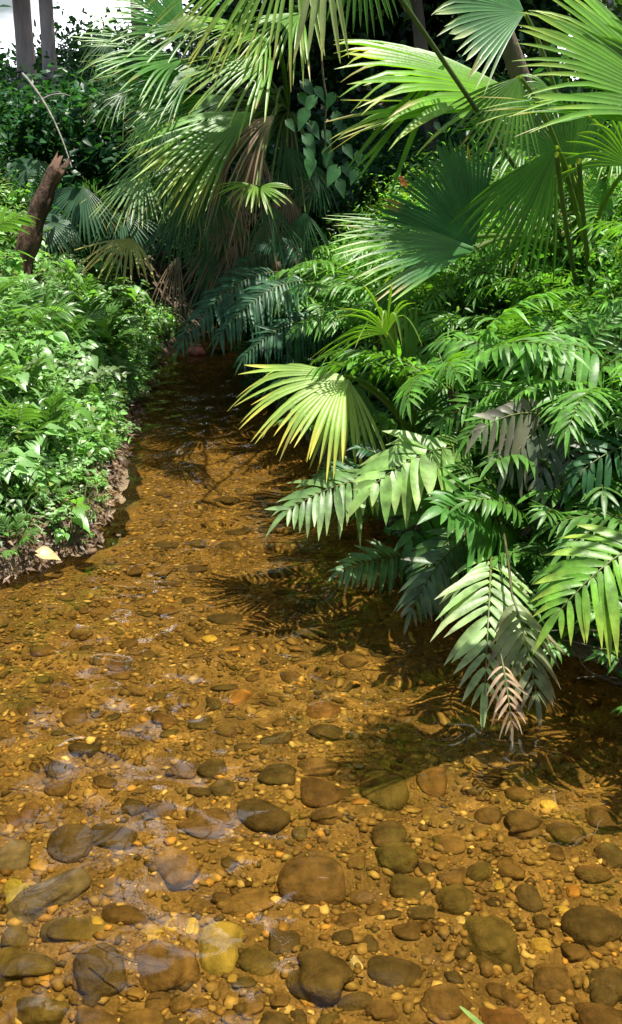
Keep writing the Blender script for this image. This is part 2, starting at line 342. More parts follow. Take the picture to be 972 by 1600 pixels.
for a in ST:
    px, py, w, h, rot, col, lab = a
    stone(px, py, w*.8, h*.72, rot, col, lab, None if lab is None else 'noted stones of the stream bed')
# loose cobbles between them
r2 = np.random.default_rng(21); used = [(a[0], a[1], a[2]/2) for a in ST]
k = 0
while k < 215:
    px = r2.uniform(-20, 990); py = 1600-r2.uniform(0, 1)**1.5*830
    near = smooth(900, 1600, py) if k < 150 else .25
    py = py if k < 150 else r2.uniform(760, 1090)
    w = r2.choice([r2.uniform(16, 30), r2.uniform(28, 52)], p=[.6, .4])*(.62+.6*near); hh = w*r2.uniform(.5, .85)*(.55+.45*near)
    g = G(px, py); l, rr = edges(g[1])
    if not (l+.03 < g[0] < rr-.02): k += .05; continue
    if any(abs(px-u[0]) < u[2]+w*.35 and abs(py-u[1]) < u[2]*.6+hh*.3 for u in used): k += .02; continue
    used.append((px, py, w/2)); k += 1
    col = [BR, DK, TN, OL, (.16, .10, .055), YL, (.26, .18, .08)][r2.choice(7, p=[.34, .2, .2, .08, .08, .04, .06])]
    stone(px, py, w, hh, r2.uniform(-30, 30), col, V=IV2, F=IF2)

# gravel: far too many pebbles to count, one mesh
mb = MB(); tot = 0
r3 = np.random.default_rng(5)
n = 70000
gy_ = 1.2+6.8*r3.uniform(0, 1, n)**1.45; l, rr = edges(gy_)
gx_ = l-.05+(rr-l+.1)*r3.uniform(0, 1, n)
ok = (height(gx_, gy_) < -.025) & (np.abs(gx_) < .33*gy_+.35) & (vn(gx_, gy_, 2.2, 11)+.45*vn(gx_, gy_, 7, 12)+.25*r3.uniform(0, 1, n) > .42)
gx_ = gx_[ok]; gy_ = gy_[ok]; n = len(gx_); gz_ = height(gx_, gy_)
sz = (.0032+.012*r3.uniform(0, 1, n)**3.2)*(1-.08*np.clip(gy_-2, 0, 4))
cols = np.array([(.26, .19, .09), (.38, .29, .14), (.60, .50, .28), (.20, .13, .06), (.15, .11, .06), (.10, .08, .05), (.50, .32, .12)])
ci = r3.choice(7, n, p=[.34, .22, .06, .12, .14, .07, .05]); cc = cols[ci]*(1+.2*r3.normal(size=(n, 1)))
base = IV1[None]*(1+.28*r3.normal(size=(n, len(IV1), 1)))*(sz[:, None, None]*np.stack([r3.uniform(.8, 1.5, n), r3.uniform(.8, 1.3, n), r3.uniform(.5, .8, n)], 1)[:, None])
th = r3.uniform(0, 6.28, n); cth = np.cos(th)[:, None]; sth = np.sin(th)[:, None]
bx, by = base[..., 0]*cth-base[..., 1]*sth, base[..., 0]*sth+base[..., 1]*cth
v = np.stack([bx+gx_[:, None], by+gy_[:, None], base[..., 2]+(gz_+sz*.2)[:, None]], -1).reshape(-1, 3)
f = (IF1[None]+(np.arange(n)*len(IV1))[:, None, None]).reshape(-1, 4)
mb.add(v, f, np.repeat(cc, len(IV1), 0))
receiver(tag(mb.obj('gravel', M_gravel), 'golden fine gravel covering the bed of the stream', 'gravel', kind='stuff'))

# ------------------------------------------------------------------ plant builders
Gb = np.array((.095, .22, .035)); Gm = np.array((.05, .135, .028)); Gd = np.array((.022, .075, .03)); Gblue = np.array((.04, .10, .065))
Gy = np.array((.20, .29, .05)); Ye = np.array((.50, .42, .09)); Br = np.array((.24, .15, .08)); Dead = np.array((.27, .22, .18)); Pale = np.array((.30, .36, .18))
def frame(axis, nh):
    a = unit(axis); n = np.asarray(nh, float); n = n-a*np.dot(n, a)
    if np.linalg.norm(n) < .05: n = np.array([0, -1, .2]); n = n-a*np.dot(n, a)
    n = unit(n); return a, n, np.cross(a, n)
def tube(mb, pts, radii, col, sides=6):
    pts = np.asarray(pts, float); k = len(pts); radii = np.broadcast_to(radii, (k,))
    T = np.gradient(pts, axis=0); ref = np.array([.3, .2, .93]); th = np.linspace(0, 2*math.pi, sides, endpoint=False); V = []
    for i in range(k):
        t = unit(T[i]); u = np.cross(t, ref)
        if np.linalg.norm(u) < .1: u = np.cross(t, [1, 0, 0])
        u = unit(u); w = np.cross(t, u); V.append(pts[i]+radii[i]*(np.cos(th)[:, None]*u+np.sin(th)[:, None]*w))
    V = np.concatenate(V); j = np.arange(sides); j2 = (j+1) % sides
    F = np.concatenate([np.stack([i*sides+j, i*sides+j2, (i+1)*sides+j2, (i+1)*sides+j], 1) for i in range(k-1)])
    c = np.asarray(col, float)
    if c.ndim == 2: c = np.repeat(c, sides, 0)
    mb.add(V, F, c)
def bez(a, m, b, n):
    t = np.linspace(0, 1, n)[:, None]; return (1-t)**2*a+2*t*(1-t)*m+t*t*b
LS = {}
def lf_template(n):
    if n not in LS:
        f = []
        for i in range(n):
            for q in (0, 1): f.append([i*3+q, i*3+q+1, i*3+3+q+1, i*3+3+q])
        LS[n] = np.array(f)
    return LS[n]
def blade(mb, base, d, nh, Ln, Wd, droop=.2, n=5, fold=.25, peak=.45, col=Gb, tip=None, root=.25, curl=0, lift=0):
    """one leaflet: folded strip, widest at 'peak'; droop pulls its tip down"""
    d = unit(d); a, nn, s = frame(d, nh); t = np.linspace(0, 1, n+1)
    w = np.where(t < peak, root+(1-root)*np.sin(np.clip(t/peak, 0, 1)*math.pi/2), np.cos(np.clip((t-peak)/(1-peak), 0, 1)*math.pi/2)**.8)
    w = np.maximum(w, .03)*Wd/2
    c = base+d*Ln*t[:, None]; c[:, 2] -= droop*Ln*t**2; c += nn*(lift*Ln*t*(1-t))[:, None]
    up = nn*(fold*w)[:, None]
    V = np.empty((n+1, 3, 3)); V[:, 0] = c-s*w[:, None]+up; V[:, 1] = c; V[:, 2] = c+s*w[:, None]+up
    C_ = np.tile(np.asarray(col, float), (n+1, 1))
    if tip is not None: C_ = C_*(1-t[:, None]**3)+np.asarray(tip)*t[:, None]**3
    mb.add(V.reshape(-1, 3), lf_template(n), np.repeat(C_, 3, 0))
def fan(mb, hub, tip, nh, a0=-110, a1=110, n=36, split=.55, droop=.22, col=Gb, tip_col=None, tstart=.8, cup=.1, prof=.25, seed=0, tipbend=.18, pleat=.7, ragged=.14, wild=.02):
    r = np.random.default_rng(seed); hub = np.asarray(hub, float); ax = np.asarray(tip, float)-hub; Rr = np.linalg.norm(ax)
    a, nn, s = frame(ax, nh); ang = np.radians(np.linspace(a0, a1, n+1)); col = np.asarray(col, float)
    rad = np.array([.025, .14, .3, .45, .56, .67, .78, .88, .95, 1.0]); nr = len(rad)
    sp_ = split*(1+.25*r.normal(size=n+1)).clip(.4, 1.35); da = abs(ang[1]-ang[0])/2
    def pt(A, q, RR, drp, z):
        d = math.cos(A)*a+math.sin(A)*s
        p = hub+d*q*RR+nn*(cup*RR*q*(1-math.cos(A))*.5+z)
        p = p.copy(); p[2] -= drp*RR*q**2.4; return p
    for i in range(n):
        A = (ang[i]+ang[i+1])/2; RR = Rr*(1-prof*(1-math.cos(A))/2)*(1-ragged*r.uniform()); dr = droop*(1+.25*r.normal()); tb = tipbend*abs(1+.8*r.normal())
        jit = r.normal()*wild; V = []; CC = []; tone = 1+.1*r.normal(); ylw = r.uniform()
        for k, q in enumerate(rad):
            sq = (sp_[i]+sp_[i+1])/2
            if q <= sq: hw = 1.
            else: hw = ((1-q)/(1-sq))**.75*.97 if q < .995 else .04
            off = jit*max(0, q-sq)
            wv = da*hw; A1 = A-wv+off; A2 = A+wv+off; pz = pleat*q*RR*da*hw
            # shared edges use the undisturbed droop so joined blades stay joined
            dd = droop if q <= sq else droop+(dr-droop)*(q-sq)/(1-sq)
            e = tb*max(0, q-sq)**1.6*2.2
            for AA, zz in ((A1, pz), (A+off, 0), (A2, pz)):
                p = pt(AA, q, RR, dd, zz); p[2] -= e*RR*.5; V.append(p)
            cc = col*tone
            if tip_col is not None:
                u = np.clip((q-tstart*(.85+.25*ylw))/(1-tstart+.02), 0, 1); cc = cc*(1-u)+np.asarray(tip_col)*u
            if ylw > .86 and q > .8: cc = cc*.35+np.array((.34, .22, .10))*.65
            CC += [cc*.94, cc*1.12, cc*.94]
        mb.add(V, lf_template(nr-1), np.array(CC))
def pinnate(mb, base, tip, sag=.12, nh=(0, -.4, 1), pairs=14, ll=.32, wd=.2, ang=62, ldroop=.3, start=.18, col=Gm, tip_col=None, rcol=(.16, .17, .05), seed=0, rr=.004, fold=.3, shape='fern', seg=5, end=True, nprof=None, side=(-1, 1), peak=.4, root=.4, missing=0):
    """feather leaf: arched rachis with paired leaflets. ll, wd relative to rachis / leaflet length"""
    r = np.random.default_rng(seed); base = np.asarray(base, float); tip = np.asarray(tip, float)
    Ln = np.linalg.norm(tip-base); mid = (base+tip)/2+np.array([0, 0, sag*Ln*2]); K = 24
    pts = bez(base, mid, tip, K); T = np.gradient(pts, axis=0); col = np.asarray(col, float)
    tube(mb, pts, np.linspace(rr, rr*.3, K), rcol, 5)
    for k in range(pairs):
        t = start+(1-start)*(k+.3)/pairs; u = (t-start)/(1-start)
        if shape == 'fern': prof = (min(1, .55+u*2.2))*(1-u**2.2)**.7+.1
        elif shape == 'palm': prof = .7+.3*math.sin(math.pi*min(1, u*1.2)); prof *= 1-.45*u**3
        else: prof = (.75+.5*math.sin(math.pi*u))*(1-.55*u**2)
        x = t*(K-1); i0 = int(min(K-2, x)); p = pts[i0]*(1-(x-i0))+pts[i0+1]*(x-i0); d = unit(T[i0]); a, nn, s = frame(d, nh)
        for sd_ in side:
            if r.uniform() < missing: continue
            A = R(ang*(1-.35*u)+r.normal()*4); dirv = math.cos(A)*a+math.sin(A)*sd_*s+nn*.06*r.normal()
            Lf = Ln*ll*prof*(1+.06*r.normal()); tone = 1+.12*r.normal()
            tc = tip_col if (tip_col is not None and r.uniform() < .75) else None
            tw = r.normal()*.28+sd_*.12
            blade(mb, p+sd_*s*rr*.5, dirv, nn+tw*a, Lf, Lf*wd/max(.35, prof)**.4, ldroop*(1+.45*r.normal()), seg, fold, peak, col*tone, tc, root)
    if end:
        blade(mb, pts[-2], T[-1], nh, Ln*ll*.6, Ln*ll*wd*.7, ldroop, seg, fold, peak, col, tip_col)
def cloud(n, size, rad, seed=0, col=Gm, var=.25, flat=.5, clumps=14, spread=.45, aspect=.45, yel=0., shell=.55):
    """leaf clumps through a volume; returns verts, faces, colours"""
    r = np.random.default_rng(seed); rad = np.asarray(rad, float)
    cc = r.normal(size=(clumps, 3)); cc /= np.linalg.norm(cc, axis=1)[:, None]; cc *= (shell+(1-shell)*r.uniform(0, 1, (clumps, 1)))*.8
    tn = 1+.3*r.normal(size=clumps)
    ci = r.integers(0, clumps, n); p = (cc[ci]+spread*r.normal(size=(n, 3))*r.uniform(.3, 1, (clumps, 1))[ci]*.75)*rad
    d = r.normal(size=(n, 3)); d[:, 2] = d[:, 2]*.5-.25; d /= np.linalg.norm(d, axis=1)[:, None]
    nn = r.normal(size=(n, 3))*(1-flat)+np.array([0, 0, 1])*flat*1.6; nn -= d*(nn*d).sum(1)[:, None]; nn /= np.linalg.norm(nn, axis=1)[:, None]
    s = np.cross(d, nn); L_ = size*r.uniform(.6, 1.25, n)[:, None]; W_ = L_*aspect/2
    V = np.stack([p, p+d*L_*.35+s*W_+nn*W_*.3, p+d*L_*.45, p+d*L_*.35-s*W_+nn*W_*.3, p+d*L_*.75+s*W_*.6+nn*W_*.1-[0, 0, .04*size], p+d*L_*.75-s*W_*.6+nn*W_*.1-[0, 0, .04*size], p+d*L_-[0, 0, .1*size]], 1)
    f = np.array([[0, 2, 1, 1], [0, 3, 2, 2], [1, 2, 6, 4], [3, 5, 6, 2]])
    F = (f[None]+(np.arange(n)*7)[:, None, None]).reshape(-1, 4)
    c = np.asarray(col)*np.clip(tn[ci]*(1+var*r.normal(size=n)), .35, 2)[:, None]
    if yel: m_ = r.uniform(size=n) < yel; c[m_] = Gy*r.uniform(.6, 1.3, (m_.sum(), 1))
    return V.reshape(-1, 3), F, np.repeat(c, 7, 0)
def heart(mb, p, d, nh, s, col, r):      # broad heart-shaped leaf, pointed
    a, nn, si = frame(d, nh); tt = np.array([-.22, -.12, .1, .35, .6, .82, 1.0]); ww = np.array([.10, .30, .46, .42, .28, .13, .01]); dr = .25+.15*r.uniform()
    V = []
    for t, w in zip(tt, ww):
        c = p+a*t*s-np.array([0, 0, dr*s*max(0, t)**2]); u = nn*w*s*.28
        V += [c-si*w*s+u-(a*.12*s if t < -.15 else 0), c+(a*.14*s if t < -.15 else 0), c+si*w*s+u-(a*.12*s if t < -.15 else 0)]
    mb.add(V, lf_template(6), np.asarray(col)*(1+.15*r.normal()))

# ------------------------------------------------------------------ fan palms
def palm(name, loc, label, group=None): return empty(name, loc, label, 'palm', group)
def leaf(root, hub, tip, nh=(0, -.5, 1), base=None, name='leaf', pr=.008, sagp=.12, pcol=(.11, .17, .04), mt=None, label=None, **kw):
    """fan blade with its petiole as a sub-part"""
    mb = MB(); fan(mb, hub, tip, nh, **kw)
    o = child(mb, name, mt or M_palm, root)
    if label: o['label'] = label
    if base is not None:
        b_ = np.asarray(base, float); h_ = np.asarray(hub, float)
        mid = (b_+h_)/2+np.array([0, 0, sagp*np.linalg.norm(h_-b_)*2])
        pb = MB(); tube(pb, bez(b_, mid, h_, 18), np.linspace(pr*1.5, pr, 18), pcol, 7)
        loc = np.array(root.location); pb.v = [a-loc for a in pb.v]
        q = pb.obj('petiole', M_palm, o)
    return o

# young palm in mid picture with the big sunlit leaf over the water
b0 = P(655, 700, 4.25)
pA = palm('young_fan_palm', b0, 'low young fan palm leaning over the water, with one big pale leaf with yellow tips')
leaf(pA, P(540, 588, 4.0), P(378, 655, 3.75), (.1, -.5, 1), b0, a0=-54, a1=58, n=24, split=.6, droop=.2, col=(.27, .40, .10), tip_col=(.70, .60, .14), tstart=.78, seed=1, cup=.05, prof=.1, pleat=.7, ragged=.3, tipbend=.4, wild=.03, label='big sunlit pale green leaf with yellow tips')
leaf(pA, P(543, 590, 3.99), P(535, 735, 3.9), (.1, -1, .2), None, a0=-38, a1=34, n=11, split=.35, droop=.08, col=(.2, .26, .11), tip_col=Ye, tstart=.8, seed=2, cup=.1, prof=.2, ragged=.2, wild=.05)
leaf(pA, P(604, 522, 4.0), P(545, 405, 3.9), (-.2, -.9, .5), b0, a0=-66, a1=58, n=19, split=.2, droop=.14, col=(.15, .30, .05), tip_col=(.4, .42, .14), seed=3, cup=-.3, prof=.2, tipbend=.5, ragged=.2, pleat=.6, wild=.03)
leaf(pA, P(640, 655, 4.3), P(608, 470, 4.3), (.3, -.9, .3), b0, a0=-11, a1=16, n=8, split=.8, droop=.03, col=(.09, .19, .04), tip_col=Gy, seed=4, cup=0, pleat=1.1, tipbend=.05)
leaf(pA, P(560, 600, 4.3), P(520, 690, 4.2), (0, -1, .3), b0, a0=-60, a1=50, n=16, split=.3, droop=.2, col=Gm, seed=5)
leaf(pA, P(648, 668, 4.3), P(690, 560, 4.4), (.1, -.9, .5), b0, a0=-30, a1=60, n=15, split=.4, droop=.2, col=Gm, seed=6)

# tall palm on the right bank, crown fills the upper right
bB = P(800, 640, 5.2); bB[2] = .35
pB = palm('tall_fan_palm', bB, 'tall fan palm whose broad green leaves fill the upper right of the picture')
cr = P(905, 420, 5.0)
leaf(pB, P(745, 388, 4.5), P(507, 350, 4.3), (-.05, -.5, .9), cr, a0=-40, a1=26, n=26, split=.58, droop=.05, col=(.035, .13, .03), tip_col=(.22, .38, .08), tstart=.7, seed=11, cup=-.25, prof=.08, ragged=.1, pleat=.4)
leaf(pB, P(742, 386, 4.6), P(690, 205, 4.6), (.1, -1, .25), cr, a0=-52, a1=30, n=26, split=.72, droop=.06, col=(.03, .11, .05), seed=12, cup=.0, prof=.15, ragged=.08)
leaf(pB, P(748, 392, 4.6), P(640, 300, 4.8), (-.2, -.6, .8), None, a0=-30, a1=25, n=14, split=.6, droop=.08, col=(.04, .12, .04), seed=13)
leaf(pB, P(655, 400, 4.5), P(600, 500, 4.5), (.3, -.95, .2), cr, a0=-18, a1=22, n=9, split=.9, droop=.1, col=(.05, .15, .03), seed=14, pleat=.7, cup=0)
leaf(pB, P(842, 165, 5.1), P(520, 52, 4.7), (-.1, -.5, .9), P(930, 470, 4.9), a0=-30, a1=32, n=22, split=.72, droop=.14, col=(.12, .27, .02), tip_col=(.3, .36, .08), tstart=.88, seed=15, cup=.15, prof=.05, tipbend=.2)
leaf(pB, P(838, 178, 5.1), P(505, 138, 4.9), (0, -.25, 1), None, a0=-12, a1=22, n=9, split=.55, droop=.16, col=(.12, .22, .06), tip_col=(.35, .32, .1), seed=16, cup=0, prof=.05, pleat=.5)
leaf(pB, P(700, 95, 5.0), P(560, 270, 4.9), (.5, -.7, .6), None, a0=-14, a1=16, n=4, split=.12, droop=.05, col=(.12, .24, .05), seed=17, tipbend=.1, wild=.1, prof=.05, name='leaf')
leaf(pB, P(820, 20, 4.6), P(660, -60, 4.4), (-.1, -.8, .6), P(930, 470, 4.9), a0=-60, a1=60, n=34, split=.7, droop=.1, col=(.07, .17, .08), tip_col=(.4, .45, .3), seed=18, cup=.1)
leaf(pB, P(812, 120, 4.4), P(745, 240, 4.3), (0, -1, .2), P(930, 470, 4.9), a0=-50, a1=45, n=18, split=.45, droop=.05, col=(.09, .2, .03), seed=19)
leaf(pB, P(890, 260, 4.7), P(905, 100, 4.7), (.1, -1, .3), cr, a0=-70, a1=60, n=30, split=.55, droop=.12, col=(.08, .19, .05), seed=20)
leaf(pB, P(870, 230, 4.5), P(775, 420, 4.5), (.2, -.9, .3), cr, a0=-30, a1=40, n=16, split=.5, droop=.03, col=(.06, .16, .03), seed=22)
for i, (hx, hy, tx, ty, Yd) in enumerate(((960, 330, 870, 250, 5), (900, 300, 800, 240, 5.2), (985, 260, 960, 110, 4.6))):
    leaf(pB, P(hx, hy, Yd), P(tx, ty, Yd-.15), (-.2, -.7, .7), cr, a0=-60, a1=60, n=22, split=.45, droop=.2, col=Gb, tip_col=Gy, seed=30+i)
rc = np.random.default_rng(8)
for i in range(13):
    hx, hy = rc.uniform(790, 1000), rc.uniform(120, 400); Yh = rc.uniform(4.9, 5.5)
    leaf(pB, P(hx, hy, Yh), P(hx+rc.uniform(-110, 50), hy+rc.uniform(-60, 60), Yh-.2), (rc.normal()*.3, -.7, .8), cr, a0=-60, a1=60, n=20, split=.35, droop=.25, col=np.array((.08, .2, .03))*rc.uniform(.6, 1.2), tip_col=(.28, .36, .08), seed=240+i, tipbend=.35, ragged=.25, wild=.04, pr=.005)
mb = MB(); tube(mb, bez(bB, (bB+cr)/2+[.05, 0, 0], cr, 14), np.linspace(.05, .035, 14), (.13, .12, .06), 9); child(mb, 'trunk', M_bark, pB)
for (x0, y0, x1, y1) in ((620, -10, 850, 330), (905, 250, 940, 560), (870, 240, 915, 520)):
    a_, c_ = P(x0, y0, 4.0), P(x1, y1, 4.7); mb = MB(); tube(mb, bez(a_, (a_+c_)/2+np.array([-.03, 0, .05]), c_, 16), .009, (.07, .10, .04), 7)
    if x0 == 620: tube(mb, bez(c_, (c_+cr)/2, cr, 8), .010, (.07, .10, .04), 7)
    child(mb, 'petiole', M_palm, pB)

# near palm entering from the top right corner
bR = np.array([1.75, 3.3, .3])
pR = palm('near_fan_palm', bR, 'nearest fan palm, its bright leaves reaching in from the top right corner')
cR = np.array([1.6, 3.1, 1.55])
leaf(pR, P(1095, 215, 2.9), P(745, 128, 2.75), (0, -.25, 1), cR, a0=-10, a1=13, n=9, split=.6, droop=.04, col=(.06, .17, .03), tip_col=(.3, .33, .08), tstart=.9, seed=41, cup=0, prof=.02, pleat=.5)
leaf(pR, P(1095, 190, 2.95), P(790, 15, 2.8), (-.1, -.7, .8), cR, a0=-26, a1=40, n=24, split=.72, droop=.08, col=(.10, .23, .03), tip_col=(.25, .34, .07), seed=42, cup=.1, prof=.1)
leaf(pR, P(1110, 205, 3.0), P(1010, -90, 3.0), (.1, -.9, .5), cR, a0=-45, a1=60, n=28, split=.7, droop=.1, col=(.09, .21, .03), seed=43)
mb = MB(); tube(mb, bez(bR, (bR+cR)/2, cR, 12), np.linspace(.06, .04, 12), (.13, .11, .07), 9); child(mb, 'trunk', M_bark, pR)

# palm over the left side, crown against the sky; Y about 6.8
bC = P(450, 470, 7.6); bC[2] = .25
pC = palm('leaning_fan_palm', bC, 'large fan palm over the dark stream end, leaves reaching towards the pale sky')
cC = P(450, 175, 7.4)
mb = MB(); tube(mb, bez(bC, (bC+cC)/2+[.1, 0, 0], cC, 14), np.linspace(.06, .04, 14), (.06, .045, .035), 10); child(mb, 'trunk', M_bark, pC)
CL = [  # hub, tip, depth hub, depth tip, a0, a1, n, split, droop, col, tipcol
 (330, 40, 120, 10, 6.9, 6.5, -40, 40, 24, .4, .12, (.05, .14, .03), (.2, .34, .12)),
 (340, 110, 128, 118, 6.7, 6.3, -34, 34, 24, .4, .12, (.05, .15, .03), (.24, .36, .12)),
 (370, 150, 190, 205, 6.6, 6.3, -34, 34, 20, .35, .2, (.07, .18, .03), (.3, .4, .12)),
 (350, 215, 215, 300, 6.5, 6.2, -34, 34, 18, .35, .2, (.09, .2, .04), (.34, .4, .12)),
 (285, 95, 112, 62, 6.6, 6.2, -50, 45, 26, .45, .08, (.055, .15, .035), (.22, .36, .14)),
 (290, 60, 180, -60, 6.8, 6.6, -50, 60, 26, .5, .1, (.05, .15, .04), (.2, .3, .15)),
 (300, 120, 190, 150, 6.5, 6.2, -40, 40, 18, .3, .25, (.05, .15, .04), (.3, .36, .15)),
 (395, 175, 185, 235, 6.4, 5.9, -38, 30, 20, .4, .20, (.10, .22, .04), (.32, .42, .10)),
 (390, 190, 225, 270, 6.3, 6.0, -30, 40, 16, .35, .3, (.10, .2, .04), Ye),
 (430, 90, 300, 130, 6.0, 5.6, -40, 50, 20, .35, .3, (.13, .25, .05), (.3, .36, .1)),
 (420, 60, 300, 20, 6.2, 5.8, -50, 50, 26, .4, .25, (.12, .24, .04), Gy),
 (470, 20, 370, 60, 5.6, 5.2, -40, 40, 18, .35, .35, (.12, .25, .04), Gy),
 (225, 270, 165, 345, 6.3, 6.0, -50, 45, 20, .3, .15, (.14, .25, .10), (.38, .42, .2)),
 (300, 250, 245, 370, 6.4, 6.2, -40, 50, 20, .35, .15, (.07, .16, .06), None),
 (330, 270, 300, 400, 6.5, 6.4, -50, 50, 20, .35, .1, (.05, .12, .06), None),
 (280, 330, 262, 420, 6.6, 6.5, -40, 50, 16, .3, .1, (.04, .1, .05), None),
 (400, 290, 350, 300, 6.0, 5.8, -60, 60, 12, .3, .25, (.15, .25, .04), Gy),
 (405, 292, 455, 305, 6.0, 5.9, -50, 50, 9, .3, .2, (.13, .24, .04), Gy),
 (205, 372, 150, 420, 6.4, 6.1, -60, 55, 14, .3, .25, (.33, .3, .1), (.55, .42, .15)),
 (330, 420, 310, 500, 7.0, 6.9, -45, 45, 14, .3, .1, (.05, .11, .06), None),
]
for i, (hx, hy, tx, ty, Yh, Yt, a0, a1, n_, spl, dr, co, tc_) in enumerate(CL):
    leaf(pC, P(hx, hy, Yh), P(tx, ty, Yt), (-.15, -.6, .8), cC, a0=a0, a1=a1, n=n_, split=spl, droop=dr*.5, col=co, tip_col=tc_, tstart=.7, seed=60+i, cup=.1, ragged=.2, prof=.2, tipbend=.18, pleat=.5, pr=.007)
for i, (hx, hy, tx, ty, Yh) in enumerate(((430, 180, 330, 245, 6.2), (380, 215, 290, 255, 6.2), (400, 250, 380, 330, 6.6), (370, 380, 340, 450, 6.8), (280, 400, 250, 470, 6.8), (500, 300, 440, 250, 7.0), (430, 330, 400, 400, 6.9))):
    o = leaf(pC, P(hx, hy, Yh), P(tx, ty, Yh-.2), (-.2, -.8, .6), cC, a0=-30, a1=30, n=13, split=.2, droop=.25, col=(.25, .17, .10), tip_col=(.42, .32, .22), seed=90+i, tipbend=.5, ragged=.3, wild=.08, name='dead_leaf', mt=M_dull, label='brown withered leaf', pr=.006)

rc = np.random.default_rng(55)
for i in range(22):
    hx, hy = rc.uniform(300, 500), rc.uniform(190, 420); Yh = rc.uniform(6.5, 7.3); dead = i % 5 < 2
    o = leaf(pC, P(hx, hy, Yh), P(hx+rc.uniform(-75, 25), hy+rc.uniform(35, 90), Yh-.15), (rc.normal()*.3, -.8, .6), cC, a0=-50, a1=50, n=16, split=.28, droop=.2, col=(.20, .125, .075) if dead else (.035, .10, .045), tip_col=(.36, .26, .18) if dead else None, seed=140+i, tipbend=.4, ragged=.3, wild=.05, name='dead_leaf' if dead else 'leaf', mt=M_dull if dead else M_palm, pr=.005)
    if dead: o['label'] = 'brown withered leaf'

# drooping near leaf at the top, hub above the frame
bT = np.array([1.6, 6.6, .4]); cT = P(640, -260, 6.0)
pT = palm('drooping_fan_palm', bT, 'fan palm with long pale leaf tips hanging in at the top edge of the picture')
mb = MB(); tube(mb, bez(bT, (bT+cT)/2+[.3, .1, .1], cT, 16), np.linspace(.06, .045, 16), (.12, .1, .06), 9); child(mb, 'trunk', M_bark, pT)
leaf(pT, P(505, -120, 5.0), P(505, 112, 4.9), (.0, -1, .1), cT, a0=-16, a1=16, n=5, split=.4, droop=.0, col=(.36, .40, .24), tip_col=(.6, .55, .3), seed=101, prof=.1, tipbend=.05, pleat=.5, label='bleached hanging leaf')
leaf(pT, P(470, -130, 5.5), P(360, 95, 5.2), (-.3, -.8, .6), cT, a0=-38, a1=34, n=17, split=.28, droop=.04, col=(.15, .26, .05), tip_col=(.34, .38, .12), seed=102, prof=.1, tipbend=.12, wild=.04)
leaf(pT, P(450, -100, 5.7), P(250, 45, 5.4), (-.2, -.7, .7), cT, a0=-30, a1=30, n=17, split=.3, droop=.06, col=(.11, .23, .04), tip_col=(.4, .38, .1), seed=103, prof=.1, tipbend=.15, wild=.04)
leaf(pT, P(560, -120, 5.9), P(570, 40, 5.8), (.0, -.9, .4), cT, a0=-60, a1=60, n=26, split=.55, droop=.1, col=(.09, .21, .04), seed=104)

rc = np.random.default_rng(18)
for i in range(12):
    hx, hy = rc.uniform(170, 330), rc.uniform(20, 330); Yh = rc.uniform(7.2, 7.8)
    leaf(pC, P(hx, hy, Yh), P(hx-rc.uniform(20, 90), hy+rc.uniform(10, 70), Yh-.2), (rc.normal()*.3, -.7, .8), cC, a0=-55, a1=55, n=20, split=.3, droop=.2, col=np.array((.05, .13, .05))*rc.uniform(.5, 1.2), tip_col=(.2, .3, .12), seed=270+i, tipbend=.3, ragged=.25, wild=.04, pr=.005)

# blue-grey palm behind the stump, far left
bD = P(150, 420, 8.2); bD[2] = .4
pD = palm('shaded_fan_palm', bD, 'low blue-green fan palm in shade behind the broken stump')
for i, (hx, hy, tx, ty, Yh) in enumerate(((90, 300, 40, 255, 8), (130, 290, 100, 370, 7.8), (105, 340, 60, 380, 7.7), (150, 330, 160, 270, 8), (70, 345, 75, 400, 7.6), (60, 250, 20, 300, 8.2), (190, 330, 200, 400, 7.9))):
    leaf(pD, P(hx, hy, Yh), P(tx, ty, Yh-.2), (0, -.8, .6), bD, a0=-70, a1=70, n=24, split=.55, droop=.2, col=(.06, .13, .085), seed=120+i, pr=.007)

# ------------------------------------------------------------------ hand placed ferns of the right bank
def fern(base, label, name='fern', group=None): return empty(name, base, label, 'fern', group)
def frond(par, b, t, name='frond', label=None, stipe=True, mt=None, **kw):
    mb = MB(); pinnate(mb, b, t, **kw)
    if stipe:
        p0 = np.array(par.location); b = np.asarray(b, float)
        d = (np.asarray(t)-b); mid = (p0+b)/2+np.array([0, 0, .25*np.linalg.norm(b-p0)]); tube(mb, bez(p0, mid, b, 8), kw.get('rr', .004)*1.1, (.1, .09, .04), 5)
    o = child(mb, name, mt or M_leaf, par)
    if label: o['label'] = label
    return o
f1 = fern(P(760, 800, 3.9), 'broad-leaved fern with long fronds hanging down to the water beside the dark shade')
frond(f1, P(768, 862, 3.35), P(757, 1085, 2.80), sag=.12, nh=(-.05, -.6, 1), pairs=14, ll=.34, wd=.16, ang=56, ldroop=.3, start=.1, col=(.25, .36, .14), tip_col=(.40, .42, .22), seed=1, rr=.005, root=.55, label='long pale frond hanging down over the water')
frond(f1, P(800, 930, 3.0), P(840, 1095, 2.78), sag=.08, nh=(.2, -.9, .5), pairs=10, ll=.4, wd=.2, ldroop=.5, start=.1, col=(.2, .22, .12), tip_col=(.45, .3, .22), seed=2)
frond(f1, P(782, 1020, 2.78), P(800, 1136, 2.62), sag=.06, nh=(.1, -1, .2), pairs=8, ll=.3, wd=.17, ldroop=.8, start=.2, col=(.45, .28, .2), tip_col=(.6, .45, .36), seed=3, name='dead_frond', label='withered pinkish brown frond tip', stipe=False)
